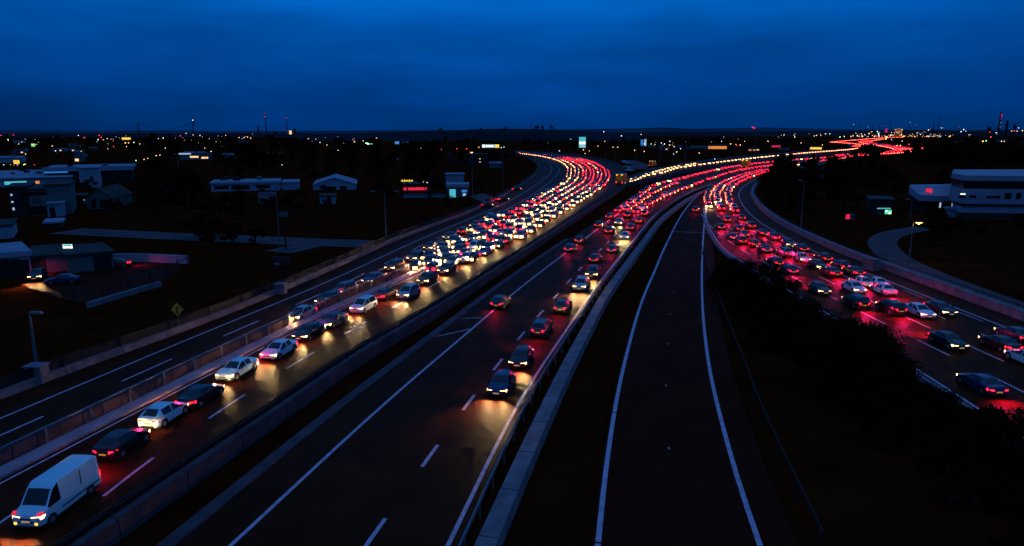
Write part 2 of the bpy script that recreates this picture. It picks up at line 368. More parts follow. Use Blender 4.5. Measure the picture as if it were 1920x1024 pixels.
barrier('median_barrier', resample(cut(AMED, 0, 122), 1.5), 'grey panelled median fence with thin top rail between empty lanes and the queue of headlights',
        wall=bx(-.10, .10, 0, .78), wmat='concrete_dark', seg=3, rail=[bx(-.06, .06, .90, .97)], post=(0, 0, .95, .16, .30), post_step=3)
barrier('parapet', resample(cut(ABR, 0, 300), 2.2), 'long concrete parapet with steel rails between the headlight queue and the centre carriageway',
        wall=[(.15, -.3), (.65, -.3), (.6, .72), (.2, .72)], wmat='concrete_dark', seg=6.6, rail=[bx(.0, .07, 1.02, 1.09), bx(-.33, -.27, .45, .68)], rail_mat='steel_dark', post=(.02, .0, 1.05, .14, .14), post_step=4.4)
bend = cut(ABR, 296, 1200)
barrier('bend_barrier', resample(bend, 3), 'curved concrete barrier round the outside of the packed red bend', wall=bx(.1, .5, 0, .9), wmat='concrete_dark', seg=9)
barrier('branch_wall', resample(offset(ERT, .2), 3), 'low grey retaining wall beside the distant line of headlights', wall=bx(-.15, .35, -.2, 1.2), wmat='concrete_dark', seg=12)
bgr = offset(cut(BRE, 0, 330), .75)
barrier('guardrail', resample(bgr, 2), 'thin steel guardrail hugging the right edge of the centre carriageway', rail=[bx(-.03, .05, .56, .74)], post=(.1, 0, .70, .08, .08), post_step=2.7, cat='guardrail')
DRN = smooth_line([(917, 1024), (986, 862), (1022, 785), (1045, 732), (1085, 652), (1108, 610), (1131, 563), (1168, 511), (1205, 460), (1245, 409), (1310, 364), (1370, 343)], passes=5)
barrier('low_wall', resample(ext(DRN, 20), 2), 'low block wall with wide flat top between centre carriageway and empty slip road', wall=[(-.65, -.3), (.45, -.3), (.38, .35), (-.48, .35)], wmat='concrete', seg=6, cat='wall')
barrier('guardrail', resample(smooth_line([(1316, 470), (1335, 530), (1360, 600), (1395, 690), (1430, 790), (1460, 850), (1497, 933), (1540, 1023)], passes=2), 2.0), 'faint dark guardrail on the outer right side of the empty slip road',
        rail=[bx(-.03, .03, .55, .68)], post=(.1, -.25, .7, .1, .12), post_step=4, rail_mat='steel_dark', cat='guardrail')
barrier('barrier_wall', resample(ext(DBR, 0), 2), 'wide pale concrete barrier sweeping round the right side of the red traffic', wall=[(-.1, -.28), (.9, -.28), (.8, .85), (.05, .85)], wmat='concrete', seg=6,
        rail=[bx(.85, .9, 1.05, 1.12)], rail_mat='steel_dark', post=(.87, .8, 1.1, .08, .08), post_step=6)
barrier('parapet', resample(cut(DLE, 0, 210), 2), 'concrete parapet under the bushes along the left edge of the red traffic', wall=[(-.7, -.3), (-.25, -.3), (-.3, .05), (-.65, .05)], wmat='concrete', seg=8)
barrier('parapet', resample(smooth_line([(90, 495), (160, 492), (240, 487), (352, 492)], passes=1), 3), 'low pale wall closing the back of the left car park', wall=bx(-.15, .15, -.2, .9), wmat='white_wall', cat='wall')
barrier('fence', resample(smooth_line([(140, 570), (230, 545), (300, 524), (352, 497)], passes=1), 3), 'dark post and rail fence in front of the left car park', rail=[bx(-.04, .04, .9, 1.0)], rail_mat='steel_dark', post=(0, -.2, 1.4, .12, .12), post_step=3.5, cat='fence')
barrier('kerb_wall', resample(smooth_line([(165, 572), (230, 552), (300, 532)], passes=1), 3), 'pale kerb wall at the foot of the car park fence', wall=bx(-.2, .2, -.3, .25), wmat='concrete', cat='wall')
b = MB(); b.box((0, 0, .55), (1.2, 1.0, 1.3), 0, 0, .9); b.box((0, 0, 1.22), (1.3, 1.1, .08)); o = b.build('utility_box', M['concrete']); o.location = (*G(72, 716).to_2d(), 0); tag(o, 'square concrete lamp base set in the left parapet at its near end', 'pillar')
b = MB(); b.box((0, 0, .5), (1.2, 1.0, 1.1), 0, 0, .9); b.box((0, 0, 1.07), (1.3, 1.1, .08)); o = b.build('utility_box', M['concrete']); o.location = (*G(526, 550).to_2d(), 0); tag(o, 'square concrete pillar breaking the left parapet beside the dashed lanes', 'pillar')
b = MB(); b.box((0, 0, .55), (1.3, 1.6, 1.7), 0, .5, .9); b.box((0, 0, 1.42), (1.4, 1.7, .08), 0, .5); o = b.build('utility_box', M['concrete']); o.location = (*G(1632, 506).to_2d(), 0); tag(o, 'rounded concrete block joining two lengths of the right barrier', 'pillar')
# ---------------------------------------------------------------- vehicles
# station: x, z bottom, belt z, top z, half width, half width at top ; cab = indices (cowl, roof front, B pillar, B pillar, roof rear, rear glass base)
KIND = {
 'hatchback': dict(L=4.2, st=[(2.10,.32,.58,.62,.60,.54),(2.02,.22,.68,.72,.78,.70),(1.72,.18,.76,.83,.87,.76),(1.02,.17,.90,.98,.89,.77),(.30,.17,.93,1.42,.89,.62),(-.12,.17,.94,1.48,.89,.64),(-.22,.17,.94,1.48,.89,.64),(-1.25,.17,.97,1.44,.89,.60),(-1.80,.18,.98,1.06,.88,.70),(-2.0,.22,.88,.98,.84,.70),(-2.10,.32,.62,.66,.74,.64)], cab=(3,4,5,6,7,8), wb=(1.32,-1.28)),
 'saloon': dict(L=4.6, st=[(2.30,.32,.56,.60,.60,.54),(2.20,.22,.66,.70,.80,.72),(1.90,.18,.74,.80,.89,.78),(1.05,.17,.88,.94,.91,.78),(.30,.17,.90,1.36,.91,.62),(-.12,.17,.91,1.42,.91,.64),(-.22,.17,.91,1.42,.91,.64),(-1.00,.17,.93,1.38,.91,.61),(-1.62,.18,.95,1.02,.90,.74),(-2.15,.22,.90,.98,.86,.74),(-2.30,.32,.62,.66,.74,.64)], cab=(3,4,5,6,7,8), wb=(1.42,-1.36)),
 'suv': dict(L=4.6, st=[(2.30,.38,.70,.75,.64,.58),(2.20,.28,.84,.90,.82,.74),(1.90,.24,.92,1.0,.92,.82),(1.10,.22,1.03,1.12,.94,.82),(.45,.22,1.06,1.62,.94,.68),(-.10,.22,1.07,1.68,.94,.69),(-.20,.22,1.07,1.68,.94,.69),(-1.70,.22,1.09,1.63,.94,.67),(-2.10,.24,1.10,1.18,.92,.78),(-2.24,.28,.95,1.05,.88,.76),(-2.30,.38,.72,.76,.76,.66)], cab=(3,4,5,6,7,8), wb=(1.40,-1.38)),
 'people carrier': dict(L=4.5, st=[(2.25,.34,.66,.70,.62,.56),(2.14,.24,.78,.84,.80,.72),(1.85,.20,.90,.98,.90,.78),(1.35,.19,.98,1.08,.91,.78),(.40,.19,1.0,1.60,.91,.66),(-.08,.19,1.0,1.66,.91,.67),(-.18,.19,1.0,1.66,.91,.67),(-1.75,.19,1.02,1.62,.91,.66),(-2.05,.22,1.02,1.12,.89,.74),(-2.18,.24,.90,1.0,.86,.74),(-2.25,.34,.68,.72,.74,.64)], cab=(3,4,5,6,7,8), wb=(1.40,-1.36)),
 'van': dict(L=5.7, st=[(2.85,.40,.80,.86,.74,.66),(2.74,.30,.98,1.06,.90,.82),(2.40,.26,1.12,1.22,.98,.88),(2.05,.26,1.22,1.36,1.0,.88),(1.42,.26,1.26,2.20,1.0,.82),(.98,.26,1.27,2.50,1.0,.84),(.88,.26,1.27,2.50,1.0,.84),(-2.55,.28,1.27,2.50,1.0,.84),(-2.74,.28,1.20,2.46,.99,.83),(-2.80,.30,1.15,2.42,.97,.82),(-2.85,.34,1.15,2.38,.92,.80)], cab=(3,4,5,6,7,8), wb=(1.95,-1.65)),
}
def ring(s):
    x, zb, bl, tp, w, wr = s
    h = [(0, zb), (w - .15, zb), (w, zb + .12), (w + .01, (zb + bl) / 2 + .04), (w - .03, bl), (wr, tp - .045), (wr - .11, tp), (0, tp + .025)]
    return [(x, a, b) for a, b in h] + [(x, -a, b) for a, b in reversed(h[1:-1])]
def make_kind(k):
    D = KIND[k]; st = D['st']; c = D['cab']; van = k == 'van'
    body = MB(); ws = MB(); rw = MB(); sl = MB(); sr = MB(); n = 14
    rings = [ring(s) for s in st]
    for i in range(len(st) - 1):
        a, b = rings[i], rings[i + 1]
        for j in range(n):
            q = [a[j], a[(j + 1) % n], b[(j + 1) % n], b[j]]; q.reverse(); tgt = body
            if i == c[0] and j in (6, 7): tgt = ws
            if i == c[4] and j in (6, 7) and not van: tgt = rw
            if j == 4 and (i in ((c[0], c[1]) if van else (c[0], c[1], c[3]))): tgt = sl
            if j == 9 and (i in ((c[0], c[1]) if van else (c[0], c[1], c[3]))): tgt = sr
            tgt.face(q)
    body.face(list(reversed(rings[0]))[::-1]); body.face(list(reversed(rings[-1])))
    # weld for smooth shading
    key = {}; nv = []; remap = []
    for v in body.v:
        kk = (round(v[0], 4), round(v[1], 4), round(v[2], 4))
        if kk not in key: key[kk] = len(nv); nv.append(v)
        remap.append(key[kk])
    body.v = nv; body.f = [tuple(dict.fromkeys(remap[i] for i in f)) for f in body.f]
    keep = [(f, m_) for f, m_ in zip(body.f, body.m) if len(f) >= 3]; body.f = [f for f, _ in keep]; body.m = [m_ for _, m_ in keep]
    wr_ = .36 if k in ('suv', 'van') else .33; hw = st[4][4]
    for x in D['wb']:                                  # wheel arches and sills in black trim
        for sgn in (-1, 1): body.tube((x, sgn * (hw - .16), wr_ + .01), (x, sgn * (hw + .012), wr_ + .01), wr_ + .075, n=18, mi=1)
    xf, xr = st[0][0], st[-1][0]
    body.box(((xf + xr) / 2, 0, .2), (abs(xf - xr) - .5, hw * 2 - .12, .14), 1)
    if van:
        for sgn in (-1, 1):
            body.box((-.8, sgn * (hw + .005), .72), (3.6, .03, .10), 1); body.box((-.9, sgn * (.975), 1.75), (.02, .05, 1.1), 1)
    else:
        for sgn in (-1, 1): body.box((-.17, sgn * (hw + .012), .62), (.012, .01, .5), 1); body.box((.72, sgn * (hw + .012), .60), (.012, .01, .42), 1)
    p = {}
    p['body'] = (body.mesh('body', [PAINT['white'], M['trim']], 35), None)
    for nm, mb_ in (('windscreen', ws), ('rear_window', rw), ('side_window', sl), ('side_window.', sr)):
        if mb_.v: p[nm] = (mb_.mesh(nm.strip('.'), [M['glass_car']]), None)
    zb = st[1][2]; dz = zb - .68; w1 = st[1][4]
    def lamp(sgn, front, m_, big=1.0):
        b = MB(); s = 1 if front else -1; X = xf if front else -xr
        h0 = .060 * big
        pts = [(X - .03, .36), (X - .05, .56), (X - .10, w1 - .02), (X - .30, w1 + .075), (X - .44, w1 + .095)]
        zt = [.64 + h0, .655 + h0, .665 + h0, .70 + h0, .73]; zl = [.56 - h0, .54 - h0, .54 - h0, .60 - h0, .70]
        if not front: zt = [z + .12 for z in zt]; zl = [z + .08 for z in zl]; pts = [(X - .0, .46)] + [(x_ + .03, y_) for x_, y_ in pts[1:]]
        if van and not front: zt = [1.35] * 5; zl = [.85] * 5; pts = [(X + .01, .74), (X + .01, .8), (X, .88), (X - .03, .95), (X - .06, .985)]
        d_ = dz if not (van and not front) else 0
        for i in range(4):
            a, c_ = pts[i], pts[i + 1]
            q = [(s * a[0], sgn * a[1], zl[i] + d_), (s * c_[0], sgn * c_[1], zl[i + 1] + d_), (s * c_[0], sgn * c_[1], zt[i + 1] + d_), (s * a[0], sgn * a[1], zt[i] + d_)]
            b.face(q)
            q2 = [(x_ - s * .06, y_ * .97, z_) for x_, y_, z_ in q]
            b.face([(x_ - s * .02, y_ * .99, z_ + (.012 if w_ > 1 else -.012)) for w_, (x_, y_, z_) in enumerate(q)][::-1], 1)
            b.face([q[3], q[2], q2[2], q2[3]], 1); b.face([q[0], q[1], q2[1], q2[0]], 1)
        return b.mesh('headlight' if front else 'taillight', [M[m_], M['trim']])
    p['headlight'] = (lamp(1, True, 'head_lamp'), None); p['headlight.'] = (lamp(-1, True, 'head_lamp'), None)
    p['taillight'] = (lamp(1, False, 'tail_lamp'), None); p['taillight.'] = (lamp(-1, False, 'tail_lamp'), None)
    b = MB(); b.box((xf - .01, 0, zb - .13), (.05, .66, .10)); b.box((xf - .02, 0, .36 + dz), (.06, 1.0, .13)); p['grille'] = (b.mesh('grille', [M['trim']]), None)
    b = MB(); b.box((xf + .02, 0, .45 + dz * .8), (.02, .52, .11)); p['number_plate'] = (b.mesh('number_plate', [M['plate_white']]), None)
    b = MB(); b.box((xr - .015, 0, .60 + dz * .8), (.02, .52, .11)); p['number_plate.'] = (b.mesh('number_plate', [M['plate_yellow']]), None)
    b = MB(); b.box((xr + .01, 0, .34), (.07, 1.1, .16)); p['rear_bumper'] = (b.mesh('rear_bumper', [M['trim']]), None)
    cx = st[c[0]][0] - (.15 if not van else .35); cz = st[c[0]][3] + (.02 if not van else .2)
    for sgn, nm in ((1, 'wing_mirror'), (-1, 'wing_mirror.')):
        b = MB(); b.box((cx - .1, sgn * (hw + .08), cz + .03), (.14, .20, .15 if not van else .3), 0, 0, .85); b.box((cx - .1, sgn * (hw - .03), cz - .03), (.06, .12, .05)); p[nm] = (b.mesh('wing_mirror', [M['trim']]), None)
    if van:
        for sgn, nm in ((1, 'fog_lamp'), (-1, 'fog_lamp.')):
            b = MB(); b.box((xf - .22, sgn * .84, 1.16), (.34, .16, .12), 0, -sgn * .5); p[nm.replace('fog', 'side')] = (b.mesh('red_streak', [M['lit_red']]), None)  # red light streak built as glowing part; no such lamp on the van
            b = MB(); b.tube((xf - .06, sgn * .66, .56), (xf + .015, sgn * .66, .56), .10, n=12); p[nm] = (b.mesh('fog_lamp', [M['fog_lamp']]), None)
    ty = MB(); ty.tube((0, -.11, 0), (0, .11, 0), wr_, n=20); ty.tube((0, -.10, 0), (0, .115, 0), wr_ * .97, n=20)
    ri = MB(); ri.tube((0, .10, 0), (0, .128, 0), wr_ * .64, wr_ * .6, n=16)
    for q in range(5):
        an = q * 2 * math.pi / 5; ri.tube((0, .132, 0), (math.cos(an) * wr_ * .58, .132, math.sin(an) * wr_ * .58), .03, .022, n=4)
    me_t = ty.mesh('wheel', [M['tyre']], 40); me_r = ri.mesh('rim', [M['rim']], 40)
    p['_wheels'] = (me_t, me_r, wr_, hw, D['wb'])
    return p
PROTO = {}
def beam(name, kind, e, col, loc, rot, size=R(75), rad=.06, blend=.9):
    l = bpy.data.lights.get(name + kind)
    if l is None:
        l = bpy.data.lights.new(name + kind, kind); l.energy = e; l.color = col; l.shadow_soft_size = rad
        if kind == 'SPOT': l.spot_size = size; l.spot_blend = blend
    o = bpy.data.objects.new(name, l); S.collection.objects.link(o); o.location = loc; o.rotation_euler = rot; return o
HEAD_E, TAIL_E = 900.0, 120.0; VS = .76
CARS = []
def place_vehicle(kind, color, pos, ang, label, group, lit=True, scale=1.0, cat=None, z=.012, face='h'):
    if kind not in PROTO: PROTO[kind] = make_kind(kind)
    P = PROTO[kind]; nm = {'hatchback': 'hatchback_car', 'saloon': 'saloon_car', 'suv': 'suv_car', 'people carrier': 'people_carrier', 'van': 'panel_van'}[kind]
    root = empty(nm, (pos[0], pos[1], z), ang, label, cat or ('van' if kind == 'van' else 'car'), group); root.scale = (VS,) * 3
    for k, v in P.items():
        if k[0] == '_': continue
        o = bpy.data.objects.new(k.strip('.'), v[0]); S.collection.objects.link(o); o.parent = root
        if k == 'body': o.material_slots[0].link = 'OBJECT'; o.material_slots[0].material = PAINT[color]
        if not lit and k.strip('.') in ('headlight', 'taillight', 'fog_lamp'): o.material_slots[0].link = 'OBJECT'; o.material_slots[0].material = M['rim']
        if not lit and k.startswith('number'): o.material_slots[0].link = 'OBJECT'; o.material_slots[0].material = M['concrete_dark']
    me_t, me_r, wr_, hw, wb = P['_wheels']
    for x in wb:
        for sgn in (-1, 1):
            w_ = bpy.data.objects.new('wheel', me_t); S.collection.objects.link(w_); w_.parent = root; w_.location = (x, sgn * (hw - .09), wr_); w_.rotation_euler = (0, 0, 0 if sgn > 0 else math.pi)
            r_ = bpy.data.objects.new('rim', me_r); S.collection.objects.link(r_); r_.parent = w_
    if lit:
        xf = KIND[kind]['st'][0][0]; xr = KIND[kind]['st'][-1][0]; w1 = KIND[kind]['st'][1][4]; zl = .66 + (KIND[kind]['st'][1][2] - .68)
        for sgn in (-1, 1) if scale < 2 else ():
            o = beam('headlight_beam' if face == 'h' else 'headlight_beam_dim', 'SPOT', HEAD_E if face == 'h' else HEAD_E * .12, (1, .62, .25), (xf + .06, sgn * (w1 - .14), zl), (0, R(-76), 0), size=R(95)); o.name = 'headlight_beam'; o.parent = root
        o = beam('tail_fill' if scale < 2 else 'tail_fill_strong', 'SPOT', TAIL_E if scale < 2 else 700, (1, .010, .12), (xr - .5, 0, 1.2), (0, R(48), 0), size=R(140), rad=.2, blend=1); o.name = 'tail_fill'; o.parent = root  # added spot hanging behind the car, spreads the red tail wash
    return root
def lod_mesh(kind, paint_slot):
    """far car as named part meshes: body+glass, lamps enlarged a little"""
    D = KIND[kind]; st = D['st']; c = D['cab']; b = MB(); n = 14; van = kind == 'van'
    sel = [0, 1, 2, 3, 4, 5, 7, 8, 10]; rings = [ring(st[i]) for i in sel]
    for i in range(len(sel) - 1):
        a, q_ = rings[i], rings[i + 1]
        for j in range(n):
            mi = 0
            if sel[i] == c[0] and j in (6, 7): mi = 1
            if sel[i] == c[4] and j in (6, 7) and not van: mi = 1
            if j in (4, 9) and sel[i] in (c[0], c[1], c[2]) and not (van and sel[i] == c[2]): mi = 1
            b.face([q_[j], q_[(j + 1) % n], a[(j + 1) % n], a[j]], mi)
    b.face(rings[0]); b.face(list(reversed(rings[-1])))
    hw = st[4][4]
    for x in D['wb']:
        for sgn in (-1, 1): b.tube((x, sgn * (hw - .18), .33), (x, sgn * (hw + .02), .33), .34, n=10, mi=2)
    me = b.mesh('body', [PAINT['grey'], M['glass_car'], M['tyre']])
    xf, xr = st[0][0], st[-1][0]; w1 = st[1][4]; z = st[1][2] - .03; L_ = []
    for sgn in (-1, 1):
        q = MB(); q.box((xf + .02, sgn * (w1 - .20), z - .07), (.12, .76, .40), 0, 0, .9); q.tube((xf + .06, sgn * (w1 - .16), z - .07), (xf + .11, sgn * (w1 - .16), z - .07), .12, n=8); L_.append(('headlight', q.mesh('headlight', [M['head_far']])))
        q = MB(); q.box((xr - .02, sgn * (w1 - .20), z + .06), (.12, .56, .30), 0, 0, .9); q.box((xr - .09, sgn * (w1 - .20), z + .06), (.03, .28, .14)); L_.append(('taillight', q.mesh('taillight', [M['tail_far']])))
    return me, L_
LODP = {}
def place_far(kind, color, pos, ang, label, group, glow=None):
    if kind not in LODP: LODP[kind] = lod_mesh(kind, 0)
    me, L_ = LODP[kind]; nm = {'hatchback': 'hatchback_car', 'saloon': 'saloon_car', 'suv': 'suv_car', 'people carrier': 'people_carrier', 'van': 'panel_van'}[kind]
    root = empty(nm, (pos[0], pos[1], .02), ang, label, 'van' if kind == 'van' else 'car', group)
    o = bpy.data.objects.new('body', me); S.collection.objects.link(o); o.parent = root
    o.material_slots[0].link = 'OBJECT'; o.material_slots[0].material = PAINT[color]
    for n_, m_ in L_:
        q = bpy.data.objects.new(n_, m_); S.collection.objects.link(q); q.parent = root
    root.scale = (VS * 1.04,) * 3
    if glow == 't': q = beam('tail_fill_far', 'SPOT', 520, (1, .010, .07), (-2.7, 0, 1.3), (0, R(40), 0), size=R(150), rad=.15, blend=1); q.name = 'tail_fill'; q.parent = root  # added spot behind each far car, reddens the road
    if glow == 'h': q = beam('head_fill_far', 'SPOT', 600, (1, .70, .32), (2.7, 0, 1.3), (0, R(-40), 0), size=R(140), rad=.15, blend=1); q.name = 'head_fill'; q.parent = root  # added spot ahead of the car, spreads warm glow onto neighbours like bloom
    return root
